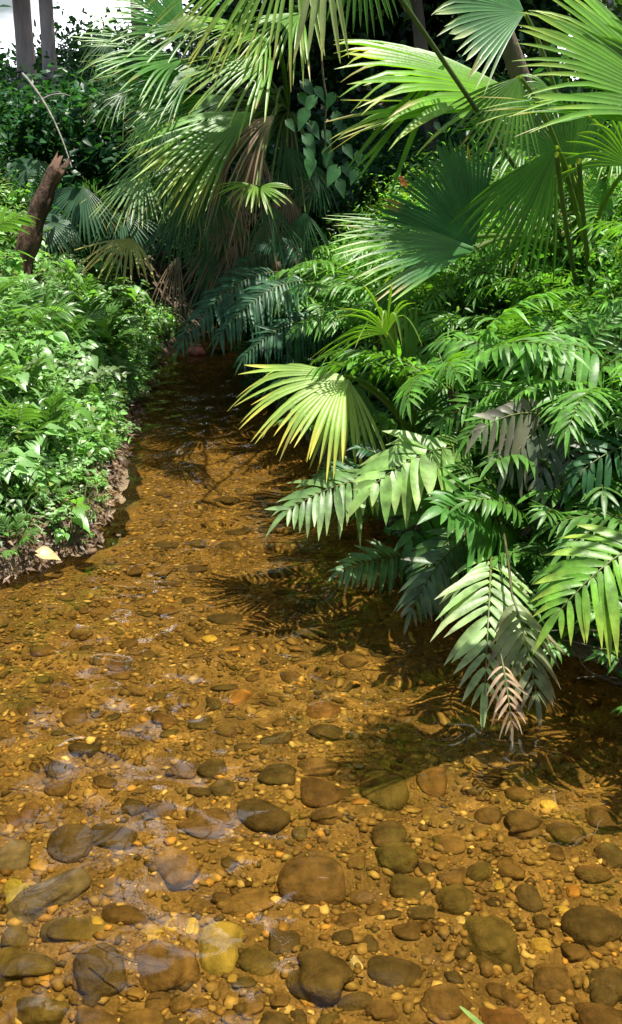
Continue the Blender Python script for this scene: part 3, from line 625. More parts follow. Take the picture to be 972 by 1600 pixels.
frond(f1, P(720, 850, 3.5), P(640, 960, 3.35), sag=.15, nh=(-.1, -.9, .5), pairs=12, ll=.38, wd=.2, ldroop=.6, start=.15, col=(.10, .16, .09), tip_col=(.3, .22, .16), seed=4)
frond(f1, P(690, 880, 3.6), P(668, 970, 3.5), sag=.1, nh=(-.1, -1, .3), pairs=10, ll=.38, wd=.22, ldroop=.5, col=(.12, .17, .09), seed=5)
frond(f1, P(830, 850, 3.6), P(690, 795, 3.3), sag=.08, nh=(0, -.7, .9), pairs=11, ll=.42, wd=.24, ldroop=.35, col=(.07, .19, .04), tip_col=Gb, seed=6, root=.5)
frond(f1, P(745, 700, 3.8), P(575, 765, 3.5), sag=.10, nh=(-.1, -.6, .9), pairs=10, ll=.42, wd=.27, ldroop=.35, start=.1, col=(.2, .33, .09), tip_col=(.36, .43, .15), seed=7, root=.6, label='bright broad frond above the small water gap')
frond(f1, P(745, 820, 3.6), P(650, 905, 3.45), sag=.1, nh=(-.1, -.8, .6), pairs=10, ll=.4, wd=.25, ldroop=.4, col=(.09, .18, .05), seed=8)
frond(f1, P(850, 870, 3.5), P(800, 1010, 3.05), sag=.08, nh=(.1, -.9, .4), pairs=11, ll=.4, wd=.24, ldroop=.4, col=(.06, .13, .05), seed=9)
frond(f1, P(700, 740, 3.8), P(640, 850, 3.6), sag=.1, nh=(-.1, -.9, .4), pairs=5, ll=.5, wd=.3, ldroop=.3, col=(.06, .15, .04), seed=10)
f2 = fern(P(700, 800, 4.1), 'feathery fern reaching left over the stony shallows')
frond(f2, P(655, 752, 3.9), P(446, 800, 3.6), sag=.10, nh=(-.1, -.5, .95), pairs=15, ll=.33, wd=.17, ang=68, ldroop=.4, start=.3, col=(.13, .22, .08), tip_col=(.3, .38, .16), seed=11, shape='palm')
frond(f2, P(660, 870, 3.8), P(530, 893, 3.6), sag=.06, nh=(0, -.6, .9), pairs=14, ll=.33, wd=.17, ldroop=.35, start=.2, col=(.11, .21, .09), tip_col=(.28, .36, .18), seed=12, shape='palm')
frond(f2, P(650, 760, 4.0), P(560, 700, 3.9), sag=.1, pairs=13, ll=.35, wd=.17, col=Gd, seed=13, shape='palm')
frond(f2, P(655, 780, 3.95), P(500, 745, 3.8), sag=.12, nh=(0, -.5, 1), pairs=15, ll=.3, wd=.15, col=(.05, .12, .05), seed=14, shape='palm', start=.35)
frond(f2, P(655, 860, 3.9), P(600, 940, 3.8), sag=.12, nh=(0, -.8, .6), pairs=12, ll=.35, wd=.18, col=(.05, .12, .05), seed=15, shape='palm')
f3 = fern(P(1060, 880, 3.3), 'fern at the right edge with two-toned green and yellow-green drooping frond')
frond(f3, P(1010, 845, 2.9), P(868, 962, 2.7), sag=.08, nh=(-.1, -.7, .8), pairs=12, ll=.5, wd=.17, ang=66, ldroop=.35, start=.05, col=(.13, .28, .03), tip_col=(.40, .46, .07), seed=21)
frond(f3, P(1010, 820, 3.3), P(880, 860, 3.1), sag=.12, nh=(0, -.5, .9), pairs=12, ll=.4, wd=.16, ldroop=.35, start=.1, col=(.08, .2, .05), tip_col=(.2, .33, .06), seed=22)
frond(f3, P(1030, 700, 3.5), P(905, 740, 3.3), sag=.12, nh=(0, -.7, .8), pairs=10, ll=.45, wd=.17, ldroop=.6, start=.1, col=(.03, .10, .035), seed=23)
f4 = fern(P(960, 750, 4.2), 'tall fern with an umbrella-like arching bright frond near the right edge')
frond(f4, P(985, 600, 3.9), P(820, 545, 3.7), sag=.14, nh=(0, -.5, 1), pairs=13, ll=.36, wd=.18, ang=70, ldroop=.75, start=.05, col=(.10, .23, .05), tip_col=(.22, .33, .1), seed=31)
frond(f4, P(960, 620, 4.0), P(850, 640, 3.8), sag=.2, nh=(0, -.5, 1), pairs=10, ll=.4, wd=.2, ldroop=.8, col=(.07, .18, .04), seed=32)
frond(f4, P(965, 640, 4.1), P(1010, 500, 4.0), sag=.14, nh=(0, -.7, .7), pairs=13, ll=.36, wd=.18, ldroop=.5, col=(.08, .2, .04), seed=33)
# dry fern
f5 = fern(P(900, 760, 3.95), 'withered grey-brown fern hanging above the bright hanging frond')
for i, (bx_, by_, tx, ty, co) in enumerate(((860, 655, 790, 735, (.10, .135, .075)), (870, 660, 900, 770, (.12, .14, .08)), (855, 650, 750, 672, (.15, .155, .10)), (880, 665, 840, 760, (.14, .17, .12)), (850, 770, 860, 860, (.24, .16, .13)), (870, 775, 890, 840, (.26, .18, .15)), (840, 860, 830, 960, (.18, .13, .1)))):
    frond(f5, P(bx_, by_, 3.6), P(tx, ty, 3.45), sag=.1, nh=(-.1, -.9, .4), pairs=7, ll=.45, wd=.24, ldroop=.7, start=.1, col=co, tip_col=(.19, .17, .11), seed=40+i, mt=M_dull, name='dead_frond')

# blue-green feathery ferns in the shade over the stream's end
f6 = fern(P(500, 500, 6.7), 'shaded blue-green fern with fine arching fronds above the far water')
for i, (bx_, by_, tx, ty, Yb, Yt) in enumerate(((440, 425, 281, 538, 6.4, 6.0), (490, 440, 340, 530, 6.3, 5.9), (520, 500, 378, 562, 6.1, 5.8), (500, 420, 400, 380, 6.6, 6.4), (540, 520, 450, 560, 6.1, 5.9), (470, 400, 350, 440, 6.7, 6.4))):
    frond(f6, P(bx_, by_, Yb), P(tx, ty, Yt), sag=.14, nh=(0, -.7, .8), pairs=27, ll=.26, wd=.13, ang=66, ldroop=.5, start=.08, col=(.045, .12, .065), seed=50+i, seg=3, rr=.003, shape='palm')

# ------------------------------------------------------------------ prototypes and scattered plants
def proto_fern(nm, label, group, nf, Lf, pairs, ll, wd, col, tip, seed, shape='fern', ld=.35, mt=None):
    r = np.random.default_rng(seed); o = fern((0, 0, -50), label, nm, group)
    for k in range(nf):
        A = 2*math.pi*(k+.4*r.uniform())/nf; e = r.uniform(.35, 1.15); L_ = Lf*r.uniform(.75, 1.1)
        d = np.array([math.cos(A)*math.cos(e), math.sin(A)*math.cos(e), math.sin(e)])
        b_ = np.array([0, 0, -50])+d*L_*.22; t_ = np.array([0, 0, -50])+np.array([d[0], d[1], d[2]*.6])*L_
        frond(o, b_, t_, sag=.16, nh=(-d[0]*.5, -d[1]*.5, 1), pairs=pairs, ll=ll, wd=wd, ldroop=ld, start=.06, col=col*r.uniform(.8, 1.2), tip_col=tip, seed=seed*10+k, shape=shape, seg=4, rr=.0035, mt=mt)
    return o
G1, G2, G3 = 'broad-leaved ferns crowding the right bank', 'feathery ferns on the right bank', 'fine ferns in the shade of the right bank'
PF = [proto_fern('fern', 'broad-leaved green fern in the thick growth of the right bank', G1, 8, .62, 10, .42, .25, Gb*.9, Gb*1.3, 3, mt=M_leaf),
      proto_fern('fern', 'feathery green fern in the thick growth of the right bank', G2, 9, .7, 16, .33, .17, Gb*.8, Gb, 4, 'palm'),
      proto_fern('fern', 'fine-leaved fern standing in the shade of the right bank', G3, 9, .7, 20, .28, .17, Gd*1.5, None, 5, 'palm')]
r = np.random.default_rng(77); nfern = 0; tries = 0; pts_used = []
first = [True]*3
def put(proto, i, loc, rz, sc, tilt=(0, 0), label=None, group=None):
    if first[i]:
        first[i] = False; proto.location = loc; proto.rotation_euler = (*tilt, rz); proto.scale = (sc,)*3; return proto
    return copy_thing(proto, loc, (*tilt, rz), sc, label, group)
while nfern < 168:
    y = r.uniform(2.75, 7.6) if nfern >= 22 else r.uniform(2.55, 3.5); l, rr_ = edges(y); x = rr_+(r.uniform(.0, .3) if nfern < 40 else r.uniform(.04, 2.6))
    if x > .36*y+.5: continue
    tries += 1
    if tries > 6000: break
    if any((x-a)**2+(y-b)**2 < (.09 if nfern < 22 else .12)**2 for a, b in pts_used): continue
    pts_used.append((x, y)); nfern += 1
    k = r.choice(3, p=[.38, .34, .28]) if y < 5.5 else r.choice(3, p=[.15, .35, .5])
    d = x-rr_; sc = r.uniform(.6, .95)+.35*min(1, d) if d > .25 else r.uniform(.38, .6)
    put(PF[k], k, (x, y, float(height(x, y))+.02), r.uniform(0, 6.28), sc, (r.normal()*.08, -.25*max(0, 1-d*2)+r.normal()*.08))

# ------------------------------------------------------------------ left bank
def hz(x, y): return float(height(x, y))
def herb(nm, label, cat, group): return empty(nm, (0, 0, -60), label, cat, group)
Z0 = np.array([0, 0, -60.])
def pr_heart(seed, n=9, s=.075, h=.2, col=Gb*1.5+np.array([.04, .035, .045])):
    r = np.random.default_rng(seed); o = herb('leafy_herb', 'low herb with pale green heart-shaped leaves on the sunny left bank', 'plant', 'heart-leaved herbs of the left bank')
    for k in range(n):
        A = r.uniform(0, 6.28); rr_ = r.uniform(.02, .13); tp = Z0+np.array([math.cos(A)*rr_, math.sin(A)*rr_, h*r.uniform(.45, 1)])
        mb = MB(); tube(mb, bez(Z0, Z0+[0, 0, h*.5], tp, 6), .0022, (.12, .2, .06), 4)
        heart(mb, tp, unit([math.cos(A), math.sin(A), -.35]), (math.cos(A)*.3, math.sin(A)*.3-.4, 1), s*r.uniform(.6, 1.15), np.array(col)*r.uniform(.8, 1.3), r)
        child(mb, 'leaf', M_herb, o)
    return o
def pr_grass(seed, n=26, h=.3, col=Gb*1.5+np.array([.04, .035, .045])):
    r = np.random.default_rng(seed); o = MB()
    for k in range(n):
        A = r.uniform(0, 6.28); e = r.uniform(.6, 1.45); d = np.array([math.cos(A)*math.cos(e), math.sin(A)*math.cos(e), math.sin(e)])
        blade(o, Z0+r.normal(size=3)*[.02, .02, 0], d, (d[0]*-.3, d[1]*-.3, 1), h*r.uniform(.5, 1.1), .009, r.uniform(.2, .9), 6, .3, .2, np.array(col)*r.uniform(.7, 1.3), (.25, .28, .1) if r.uniform() < .3 else None, .8)
    q = o.obj('grass_tuft', M_herb, loc=Z0); return tag(q, 'tuft of narrow green grass blades on the sunny left bank', 'grass tuft', 'grass tufts of the left bank')
def pr_seedling(seed, nf=6, L_=.3, col=Gb):
    r = np.random.default_rng(seed); o = herb('palm_seedling', 'small feather-leaved seedling among the herbs of the left bank', 'seedling', 'feathery seedlings of the left bank')
    for k in range(nf):
        A = 2*math.pi*k/nf+r.uniform(0, .8); e = r.uniform(.4, 1.2); d = np.array([math.cos(A)*math.cos(e), math.sin(A)*math.cos(e), math.sin(e)])
        mb = MB(); pinnate(mb, Z0, Z0+d*L_*r.uniform(.7, 1.1), sag=.13, nh=(0, -.3, 1), pairs=9, ll=.4, wd=.16, ang=50, ldroop=.3, start=.3, col=np.array(col)*r.uniform(.8, 1.3), seed=seed+k, shape='palm', rr=.002, seg=4)
        child(mb, 'frond', M_herb, o)
    return o
def pr_creeper(seed, nst=5, col=Gb*1.5+np.array([.04, .035, .045])):
    r = np.random.default_rng(seed); o = herb('creeping_herb', 'creeping herb with small oval leaves on the sunny left bank', 'plant', 'small-leaved herbs of the left bank')
    for k in range(nst):
        A = r.uniform(0, 6.28); L_ = r.uniform(.12, .3); e = Z0+np.array([math.cos(A)*L_*.6, math.sin(A)*L_*.6, L_*r.uniform(.3, .9)]); pts = bez(Z0, Z0+[0, 0, L_*.7], e, 9)
        mb = MB(); tube(mb, pts, .002, (.14, .16, .06), 4)
        for j in range(1, 9):
            for s_ in (-1, 1):
                B = A+s_*1.2+r.normal()*.4; d = np.array([math.cos(B), math.sin(B), r.uniform(-.1, .6)])
                blade(mb, pts[j], d, (r.normal()*.3, -.3, 1), r.uniform(.03, .06), r.uniform(.018, .03), .3, 3, .25, .45, np.array(col)*r.uniform(.75, 1.3), None, .2)
        child(mb, 'stem', M_herb, o)
    return o
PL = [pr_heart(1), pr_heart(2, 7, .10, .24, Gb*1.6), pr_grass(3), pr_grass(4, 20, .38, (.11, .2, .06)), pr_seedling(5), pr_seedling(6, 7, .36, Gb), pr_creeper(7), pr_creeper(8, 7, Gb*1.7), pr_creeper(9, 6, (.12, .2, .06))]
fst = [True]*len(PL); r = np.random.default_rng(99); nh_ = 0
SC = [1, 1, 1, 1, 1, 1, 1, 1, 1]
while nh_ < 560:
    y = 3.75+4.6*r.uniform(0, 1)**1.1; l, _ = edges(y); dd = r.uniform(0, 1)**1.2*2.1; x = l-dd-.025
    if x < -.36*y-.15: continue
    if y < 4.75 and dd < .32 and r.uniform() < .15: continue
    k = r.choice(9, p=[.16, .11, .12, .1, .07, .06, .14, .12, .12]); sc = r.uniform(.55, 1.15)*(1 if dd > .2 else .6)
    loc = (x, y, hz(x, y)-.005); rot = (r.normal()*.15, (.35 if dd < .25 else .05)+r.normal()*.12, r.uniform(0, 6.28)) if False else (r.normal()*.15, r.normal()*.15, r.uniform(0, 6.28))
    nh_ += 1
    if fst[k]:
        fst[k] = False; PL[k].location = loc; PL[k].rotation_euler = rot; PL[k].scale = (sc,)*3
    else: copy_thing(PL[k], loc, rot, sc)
# ground cover between the plants (uncountable)
def cover(name, label, n, xy, size, col, seed, mt, lift=.05, var=.3, aspect=.5, yel=0, flat=.6):
    V, F, Cc = cloud(n, size, (0, 0, 0), seed, col, var, flat, 40, aspect=aspect, yel=yel); V = V.reshape(n, 7, 3)
    rr_ = np.random.default_rng(seed+1); x, y = xy(n, rr_); z = height(x, y)+rr_.uniform(0, 1, n)**1.5*lift+.004
    V = V+np.stack([x, y, z], -1)[:, None]; mb = MB(); mb.add(V.reshape(-1, 3), F, Cc)
    return tag(mb.obj(name, mt, smooth_=False), label, 'ground cover', kind='stuff')
def xy_left(n, r_):
    y = 3.7+5*r_.uniform(0, 1, n); l, _ = edges(y); return l-.03-.12*smooth(5.0, 4.3, y)-2.4*r_.uniform(0, 1, n)**1.25, y
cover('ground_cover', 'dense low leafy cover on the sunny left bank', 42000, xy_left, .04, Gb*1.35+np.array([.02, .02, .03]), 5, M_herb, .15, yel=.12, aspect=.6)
def xy_right(n, r_):
    y = 2.6+7*r_.uniform(0, 1, n); _, q = edges(y); return q+3*r_.uniform(0, 1, n)-.02, y
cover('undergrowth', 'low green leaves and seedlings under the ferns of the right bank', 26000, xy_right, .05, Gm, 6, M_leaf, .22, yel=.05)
def xy_lit(n, r_):
    y = 3.4+3.6*r_.uniform(0, 1, n); l, _ = edges(y); return l-.28*r_.uniform(0, 1, n)+.03, y
cover('leaf_litter', 'brown dead leaves and stalks along the foot of the left bank', 5200, xy_lit, .045, (.20, .13, .08), 7, M_dull, .04, aspect=.3)
cover('floating_leaves', 'small green waterside leaves at the muddy tip of the left bank', 500, lambda n, r_: ((lambda y: (edges(y)[0]-.02-.4*r_.uniform(0, 1, n), y))(3.55+.7*r_.uniform(0, 1, n))), .028, Gb, 8, M_leaf, .05)

# ------------------------------------------------------------------ stump, trunks, branches, vine
def rough_log(name, pts, radii, col, label, cat, seed=0, sides=18, mt=None, jag=.0):
    r = np.random.default_rng(seed); pts = np.asarray(pts, float); k = len(pts); mb = MB()
    T = np.gradient(pts, axis=0); th = np.linspace(0, 2*math.pi, sides, endpoint=False); V = []; CC = []
    gr = 1+.14*np.sin(th*3+seed)+.09*np.sin(th*7+2*seed)
    for i in range(k):
        t = unit(T[i]); u = unit(np.cross(t, [.2, 1, .1])); w = np.cross(t, u); q = radii[i]*(gr+.05*r.normal(size=sides))
        e = (r.uniform(-jag, jag*1.6, sides) if i == k-1 else 0)
        V.append(pts[i]+q[:, None]*(np.cos(th)[:, None]*u+np.sin(th)[:, None]*w)+(np.asarray(e)*np.ones(sides))[:, None]*t); CC.append(np.asarray(col)*(1+.25*r.normal(size=(sides, 1))))
    V.append(pts[-1:]-unit(T[-1])*radii[-1]*.8); CC.append([[.06, .04, .03]]); V = np.concatenate(V); CC = np.concatenate(CC); j = np.arange(sides); j2 = (j+1) % sides
    F = [np.stack([i*sides+j, i*sides+j2, (i+1)*sides+j2, (i+1)*sides+j], 1) for i in range(k-1)]
    c_ = np.full(sides, k*sides); F.append(np.stack([(k-1)*sides+j, (k-1)*sides+j2, c_, c_], 1))
    mb.add(V, np.concatenate(F), CC); o = mb.obj(name, mt or M_bark, loc=pts[0]); return tag(o, label, cat)
a, b_ = P(14, 385, 6.6), P(92, 258, 6.8)
rough_log('broken_stump', bez(a-[0, 0, .3], (a+b_)/2, b_, 14), np.linspace(.07, .042, 14)*(1+.12*np.sin(np.arange(14)*1.7)), (.12, .07, .045), 'broken reddish brown rotten stump leaning right above the left bank', 'stump', 3, jag=.05)
mb = MB(); a = P(35, 115, 7.5); b_ = P(112, 262, 7.2); tube(mb, bez(a, (a+b_)/2+[.05, 0, .08], b_, 18), np.linspace(.009, .004, 18), (.26, .24, .21), 6)
tube(mb, bez(P(60, 160, 7.4), P(85, 140, 7.4), P(110, 150, 7.5), 8), np.linspace(.007, .003, 8), (.24, .22, .2), 5)
tag(mb.obj('bare_branch', M_twig, loc=a), 'thin bare pale branch hanging over the broken stump', 'branch')
# roots in the shade at the right edge
mb = MB(); r = np.random.default_rng(4)
for (x0, y0, x1, y1) in ((860, 985, 1010, 1010), (880, 1000, 1010, 1050), (905, 1030, 1020, 1070), (850, 960, 1000, 985), (935, 1000, 1030, 1035), (900, 1060, 1010, 1085)):
    a_, c_ = P(x0, y0, 2.8), P(x1, y1, 2.85); pts = bez(a_, (a_+c_)/2+r.normal(size=3)*.03, c_, 12)+.002*r.normal(size=(12, 3)); tube(mb, pts, np.linspace(.002, .004, 12), (.07, .06, .045), 6)
tag(mb.obj('bare_roots', M_twig, loc=P(860, 985, 2.95)), 'bare grey roots hanging in the shade at the right edge', 'roots')
# climbing vine with broad leaves
vr = P(500, 60, 6.0); vv = empty('climbing_vine', vr, 'vine with broad blue-green oval leaves hanging in front of the dark hollow', 'vine')
r = np.random.default_rng(12); mb = MB(); vp = [P(x, y, 5.9) for x, y in ((505, 40), (498, 100), (512, 160), (500, 220), (520, 275))]
vp = np.concatenate([bez(vp[0], vp[1], vp[2], 10), bez(vp[2], vp[3], vp[4], 10)]); tube(mb, vp, .005, (.1, .09, .05), 5); child(mb, 'stem', M_twig, vv)
for (x, y, w) in ((475, 130, 36), (490, 155, 34), (478, 175, 38), (520, 150, 30), (485, 195, 34), (525, 180, 34), (478, 215, 36), (508, 208, 30), (535, 200, 30), (485, 250, 36), (512, 235, 34), (540, 230, 30), (495, 140, 28), (525, 265, 40), (510, 252, 32), (540, 262, 36), (480, 235, 32), (555, 270, 28), (470, 150, 30), (560, 240, 24), (450, 190, 26), (530, 285, 34)):
    mb = MB(); p = P(x, y, 5.85+.1*r.normal()); A = r.uniform(-.9, .9)
    heart(mb, p, unit([math.sin(A), -.25, -.75]), (0.1*r.normal(), -.9, .7), w*.58/FPX*6, np.array((.045, .12, .05))*r.uniform(.7, 1.3), r); child(mb, 'leaf', M_leaf, vv)
# small extras
p = G(66, 880, .05); mb = MB(); heart(mb, p+[0, 0, .04], unit([1, .2, -.1]), (0, -.6, 1), .07, (.75, .5, .22), r); tag(mb.obj('fallen_leaf', M_leaf, loc=p), 'curled yellow-orange dead leaf at the foot of the left bank', 'leaf')
p = P(628, 284, 4.4); mb = MB(); heart(mb, p, unit([.7, -.1, -.4]), (0, -1, .4), .028, (.7, .2, .05), r); heart(mb, p+[.0, 0, .012], unit([-.5, -.1, .3]), (0, -1, .6), .02, (.6, .14, .04), r); tag(mb.obj('dry_leaf', M_leaf, loc=p), 'small orange dried leaf caught on the dark fan leaf', 'leaf')
p = P(306, 552, 8.0); mb = MB(); mb.add(stone_verts(IV4, 5)*[.075, .07, .055]+p, IF4, (.35, .12, .09)); tag(mb.obj('boulder', M_stone, loc=p), 'dull red boulder in the dark at the far end of the stream', 'rock')
for i, (x, y, s) in enumerate(((250, 560, .09), (275, 545, .07), (240, 520, .1), (340, 565, .08))):
    p = P(x, y, 8.2); mb = MB(); mb.add(stone_verts(IV4, 15+i)*[s, s*.8, s*.6]+p, IF4, (.10, .09, .09)); tag(mb.obj('boulder', M_stone, loc=p), 'dark grey boulder in the deep shade at the far end of the stream', 'rock', 'boulders at the far end')
p = G(718, 1580, -.0)+[0, 0, .012]; mb = MB(); blade(mb, p, unit([.5, -.75, .05]), (0, 0, 1), .12, .012, .0, 6, .3, .4, (.16, .22, .06), None, .4); tag(mb.obj('floating_leaf_blade', M_leaf, loc=p), 'narrow green leaf blade floating at the bottom edge', 'leaf')
a, m_, c_ = Gw(150, 1478, .10), Gw(195, 1510, .10), Gw(262, 1512, .11); mb = MB(); tube(mb, bez(a, m_, c_, 16), np.linspace(.0022, .001, 16), (.06, .04, .03), 5); receiver(tag(mb.obj('sunken_twig', M_twig, loc=a), 'thin dark curved twig lying across a brown cobble', 'twig'))

# ------------------------------------------------------------------ shrubs, trees and canopy behind
def pr_shrub(seed, n, size, rad, col, label, group, aspect=.45, yel=.05, mt=None, name='shrub', flat=.5, clumps=22):
    o = empty(name, (0, 0, -80), label, 'shrub', group); r = np.random.default_rng(seed)
    V, F, Cc = cloud(n, size, rad, seed, col, .25, flat, clumps, aspect=aspect, yel=yel, spread=.4); mb = MB(); mb.add(V+[0, 0, -80+rad[2]*.95], F, Cc); child(mb, 'foliage', mt or M_leaf, o)
    mb = MB()
    for k in range(6):
        A = r.uniform(0, 6.28); e = np.array([math.cos(A)*rad[0]*.5, math.sin(A)*rad[1]*.5, -80+rad[2]*1.3]); tube(mb, bez(np.array([0, 0, -80.]), np.array([e[0]*.3, e[1]*.3, -80+rad[2]*.6]), e, 8), np.linspace(.018, .006, 8), (.13, .1, .07), 5)
    child(mb, 'stems', M_bark, o); return o
GS = ('glossy shrubs behind the ferns', 'dark shrubs at the end of the stream')
PS = [pr_shrub(1, 7500, .046, (.62, .62, .62), Gb*1.2, 'dense shrub with small glossy leaves behind the ferns of the right bank', GS[0], .35, .12),
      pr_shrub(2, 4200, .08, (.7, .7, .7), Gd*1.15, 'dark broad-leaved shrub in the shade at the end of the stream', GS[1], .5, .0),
      pr_shrub(3, 6000, .042, (.55, .55, .6), Gb*1.8, 'bright small-leaved shrub behind the ferns of the right bank', GS[0], .3, .25)]
pf = [True]*3; r = np.random.default_rng(31)
def puts(k, x, y, sc, z=None, label=None, group=None):
    loc = (x, y, hz(x, y)-.05 if z is None else z); rot = (0, 0, r.uniform(0, 6.28)); s3 = (sc*r.uniform(.9, 1.1), sc*r.uniform(.9, 1.1), sc*r.uniform(.85, 1.15))
    if pf[k]: pf[k] = False; PS[k].location = loc; PS[k].rotation_euler = rot; PS[k].scale = s3; return PS[k]
    return copy_thing(PS[k], loc, rot, s3, label, group)
for k in range(74):
    y = r.uniform(4.0, 8.0); _, q = edges(y); x = q+r.uniform(.75, 3.0)
    if x > .34*y+1.0: continue
    puts(r.choice([0, 2], p=[.6, .4]), x, y, r.uniform(.55, 1.0))
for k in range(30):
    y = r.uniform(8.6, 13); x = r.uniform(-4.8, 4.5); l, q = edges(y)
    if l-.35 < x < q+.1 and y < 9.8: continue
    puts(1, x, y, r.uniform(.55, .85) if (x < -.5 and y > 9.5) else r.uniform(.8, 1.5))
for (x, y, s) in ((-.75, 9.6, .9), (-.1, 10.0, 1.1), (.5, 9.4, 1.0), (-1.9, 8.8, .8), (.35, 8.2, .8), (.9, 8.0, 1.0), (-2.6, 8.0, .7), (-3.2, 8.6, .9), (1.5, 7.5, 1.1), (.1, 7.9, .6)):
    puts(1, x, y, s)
def tall_fern():
    q = fern((0, 0, -90), 'tall feathery fern on a short stem rising among the shrubs of the right bank', 'tree_fern', 'tall feathery ferns of the right bank'); rr_ = np.random.default_rng(8); b0_ = np.array([0, 0, -90.])
    mb = MB(); tube(mb, bez(b0_, b0_+[.02, 0, .3], b0_+[0, .03, .6], 8), np.linspace(.03, .02, 8), (.08, .06, .04), 7); child(mb, 'trunk', M_bark, q)
    for k in range(11):
        A = 2*math.pi*(k+.5*rr_.uniform())/11; e = rr_.uniform(.0, .9); L_ = rr_.uniform(.5, .72); d = np.array([math.cos(A)*math.cos(e), math.sin(A)*math.cos(e), math.sin(e)*.7]); c_ = b0_+[0, .03, .6]
        frond(q, c_, c_+d*L_, sag=.16, nh=(-d[0]*.4, -d[1]*.4-.3, 1), pairs=20, ll=.27, wd=.15, ldroop=.45, start=.08, col=Gb*rr_.uniform(.8, 1.35), tip_col=Gb*1.6, seed=700+k, shape='palm', seg=3, rr=.003, stipe=False)
    return q
TF = tall_fern(); tf_first = True; used_t = []; tries = 0; r = np.random.default_rng(64)
while len(used_t) < 50 and tries < 3000:
    tries += 1; y = r.uniform(3.7, 6.8); _, q_ = edges(y); x = q_+r.uniform(.35, 2.4)
    if x > .33*y+.5 or any((x-a)**2+(y-b)**2 < .2**2 for a, b in used_t): continue
    px_ = 486+1716*x/(y*1.03)
    if px_ < 720 and y < 5.2: continue
    used_t.append((x, y)); sc = r.uniform(.6, 1.0); loc = (x, y, hz(x, y)-.03); rt = (r.normal()*.12, r.normal()*.12, r.uniform(0, 6.28))
    if tf_first: tf_first = False; TF.location = loc; TF.rotation_euler = rt; TF.scale = (sc,)*3
    else: copy_thing(TF, loc, rt, sc)
for (x, y, s_) in ((1.38, 2.75, .62), (1.6, 2.95, .8), (1.35, 3.1, .7)):  # extra ferns added just out of view to shade the water at right
    copy_thing(TF, (x, y, hz(x, y)-.02), (r.normal()*.1, -.15, r.uniform(0, 6.28)), s_)
# trees
def tree(x, y, H, rad, nleaf, lsz, seed, label, group=None, trunk=(.26, .21, .18), tr=.16, crown=True, low=.55, cc=(.05, .12, .03), lean=0):
    r_ = np.random.default_rng(seed); z0 = hz(x, y)-.1; o = empty('forest_tree', (x, y, z0), label, 'tree', group)
    base = np.array([x, y, z0]); top = base+[lean, 0, H*.82]; pts = bez(base, (base+top)/2+r_.normal(size=3)*[.2, .2, 0], top, 20); rd = np.linspace(tr, tr*.35, 20); rd[0] *= 1.5; rd[1] *= 1.15
    mb = MB(); tube(mb, pts, rd, np.array(trunk)*(1+.3*r_.normal(size=(20, 1))), 14); t = child(mb, 'trunk', M_bark, o)
    for k in range(7):
        i = int(20*r_.uniform(low, .95)); A = r_.uniform(0, 6.28); e = pts[min(19, i)]+np.array([math.cos(A)*rad[0]*.7, math.sin(A)*rad[1]*.7, rad[2]*r_.uniform(.1, .8)])
        lb = MB(); tube(lb, bez(pts[min(19, i)], (pts[min(19, i)]+e)/2+[0, 0, .2], e, 8), np.linspace(tr*.35, tr*.1, 8), trunk, 7); q = child(lb, 'limb', M_bark, o)
    V, F, Cc = cloud(nleaf, lsz, rad, seed, cc, .3, .4, 34, spread=.33, aspect=.5, yel=.05); mb = MB(); mb.add(V+base+[lean, 0, H*.85], F, Cc); child(mb, 'crown', M_leaf, o)
    return o
TL = 'trunks against the pale sky at the upper left'
tree(-2.93, 13.2, 14, (1.6, 1.6, 1.4), 9000, .16, 1, 'pinkish grey tree trunk, right one of the close pair in the top left corner', None, (.55, .47, .43), .085)
tree(-3.27, 13.6, 15, (1.6, 1.6, 1.4), 9000, .16, 2, 'thicker grey-brown trunk, left one of the close pair in the top left corner', None, (.46, .39, .35), .11)
tree(-4.7, 12.6, 7, (1.6, 1.6, 1.6), 8000, .13, 3, 'dark leafy tree filling the extreme top left corner', None, (.2, .15, .12), .14, cc=(.03, .07, .025))
tree(-2.2, 15.5, 16, (1.8, 1.8, 1.6), 9000, .18, 4, 'slim grey trunk behind the leaves of the leaning palm', None, (.36, .3, .28), .1)
BG = 'forest trees behind the stream'; bl = 'tall forest tree behind the palms, shading the end of the stream'
tree(1.05, 7.8, 4.9, (.62, 1.6, .6), 11000, .12, 401, 'leaning small tree added for shade, its narrow crown out of view over the stream end', None, trunk=(.08, .065, .05), tr=.06, cc=(.04, .1, .03), lean=-.6)  # added tree, crown shaped above the frame to darken the far channel
tree(-3.95, 12.4, 2.7, (.55, .5, .7), 3500, .1, 411, 'small dark leafy tree in the top left corner beside the trunks', None, (.1, .08, .06), .04, cc=(.02, .05, .02))
for i_, (x_, y_, H_, q_) in enumerate(((.1, 11, 3.3, 1.5), (1.5, 10.4, 3.4, 1.6), (3.2, 9.8, 3.6, 1.7), (-.1, 13.5, 4.6, 1.8), (4.6, 8.6, 3.6, 1.6))):  # added trees block sky reflected in the far water, also a dark backdrop
    tree(x_, y_, H_, (q_, q_, q_*.75), 9000, .12, 420+i_, 'low dark tree behind the palms, added to keep sky reflections off the far water', 'low trees closing the hollow', (.06, .05, .04), .05, cc=(.025, .07, .022))
for (x, y, s) in ((-5.2, 18, 1.6), (-4.4, 19, 1.6), (-3.6, 18, 1.5), (-3.0, 19.5, 1.6), (-4.9, 22, 2), (-3.9, 23, 2), (-6.2, 20, 1.8), (-2.2, 18.5, 1.5)):
    puts(1, x, y, s)
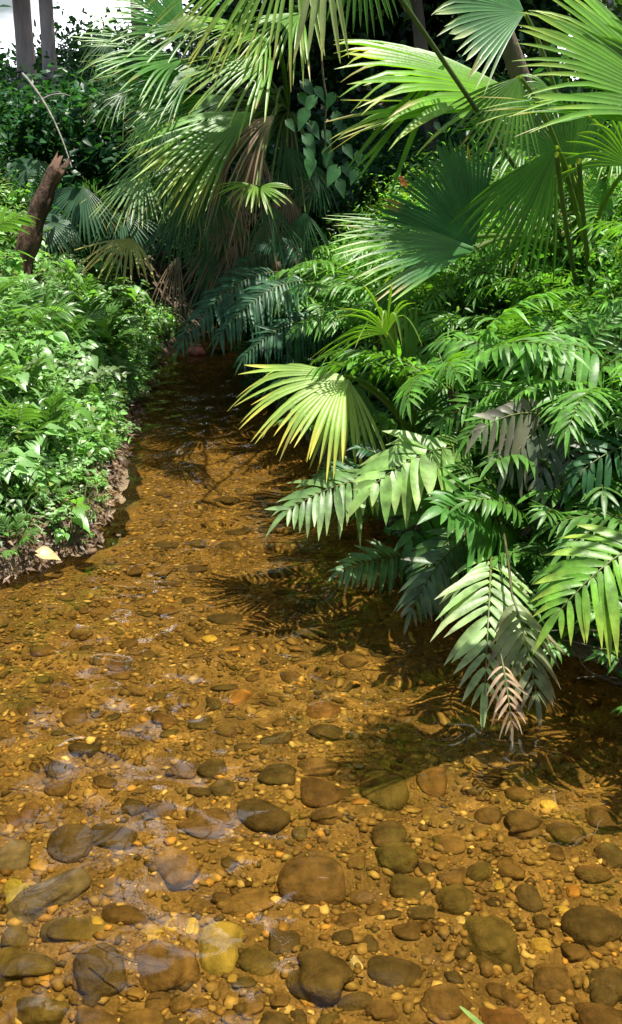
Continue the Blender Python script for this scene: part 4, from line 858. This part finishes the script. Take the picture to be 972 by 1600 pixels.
for i_, (x_, y_, H_, q_) in enumerate(((-.3, 13.5, 12.5, 2.5), (3.6, 12.5, 12, 2.8), (-7.2, 14.5, 12, 2.4))):  # added trees, crowns above the frame break up the reflected sky
    tree(x_, y_, H_, (q_, q_, q_*.8), 15000, .2, 440+i_, 'high forest tree added with its crown out of view, masking sky reflected in the stream', 'added high trees masking the reflected sky', (.09, .075, .06), .2, cc=(.04, .10, .03))
k = 0
for (x, y, H, q) in ((.2, 11.5, 5.2, 2.4), (2.6, 10.2, 5.6, 2.6), (5.0, 9.5, 6.5, 2.8), (2.0, 14.5, 8.5, 3.4), (5.5, 13.5, 9, 3.6), (-7.2, 13, 8, 3.2), (-1.2, 19, 10, 3.4), (8.5, 17, 11, 4.5), (-9.5, 18, 10, 4), (1.6, 22, 13, 5), (12, 11, 10, 4), (-11, 10.5, 9, 3.6), (-6.5, 24, 12, 3.6)):
    k += 1; tree(x, y, H, (q, q, q*.62), 15000, .085*q, 200+k, bl, BG, tr=.14+.02*q, trunk=(.09, .075, .06), cc=(.04, .10, .03))
# low shrubs under the left trees
for (x, y, s) in ((-3.4, 9.3, .9), (-2.5, 9.9, .9), (-4.2, 10.3, 1.0), (-3.0, 11.3, .9), (-1.9, 11, 1.1), (-4.9, 11.5, 1.1), (-2.4, 13, 1.1), (-5.8, 12.5, 1.2), (-1.5, 12.5, 1.4), (-1.0, 10.8, 1.3), (-6.2, 10, 1.2)):
    puts(1, x, y, s*.72)
# far forest on the horizon: reads as one mass
V, F, Cc = cloud(30000, 1.1, (1, 1, 1), 900, (.045, .10, .03), .3, .3, 60)
r9 = np.random.default_rng(9); A = r9.uniform(-1.3, 1.3, 30000); D = r9.uniform(38, 60, 30000); hgt = r9.uniform(0, 1, 30000)
hm = 7+4*np.sin(A*9)+2.5*np.sin(A*23); hm = hm*(1-.98*np.exp(-((A+.19)/.085)**4)); V = V.reshape(-1, 7, 3); V -= V[:, :1]
V = V+np.stack([np.sin(A)*D, np.cos(A)*D, hgt*np.maximum(hm, 1.3)+.4], -1)[:, None]; mb = MB(); mb.add(V.reshape(-1, 3), F, Cc)
tag(mb.obj('distant_forest', M_leaf, smooth_=False), 'distant forest seen dimly between the trunks', 'forest', kind='stuff')
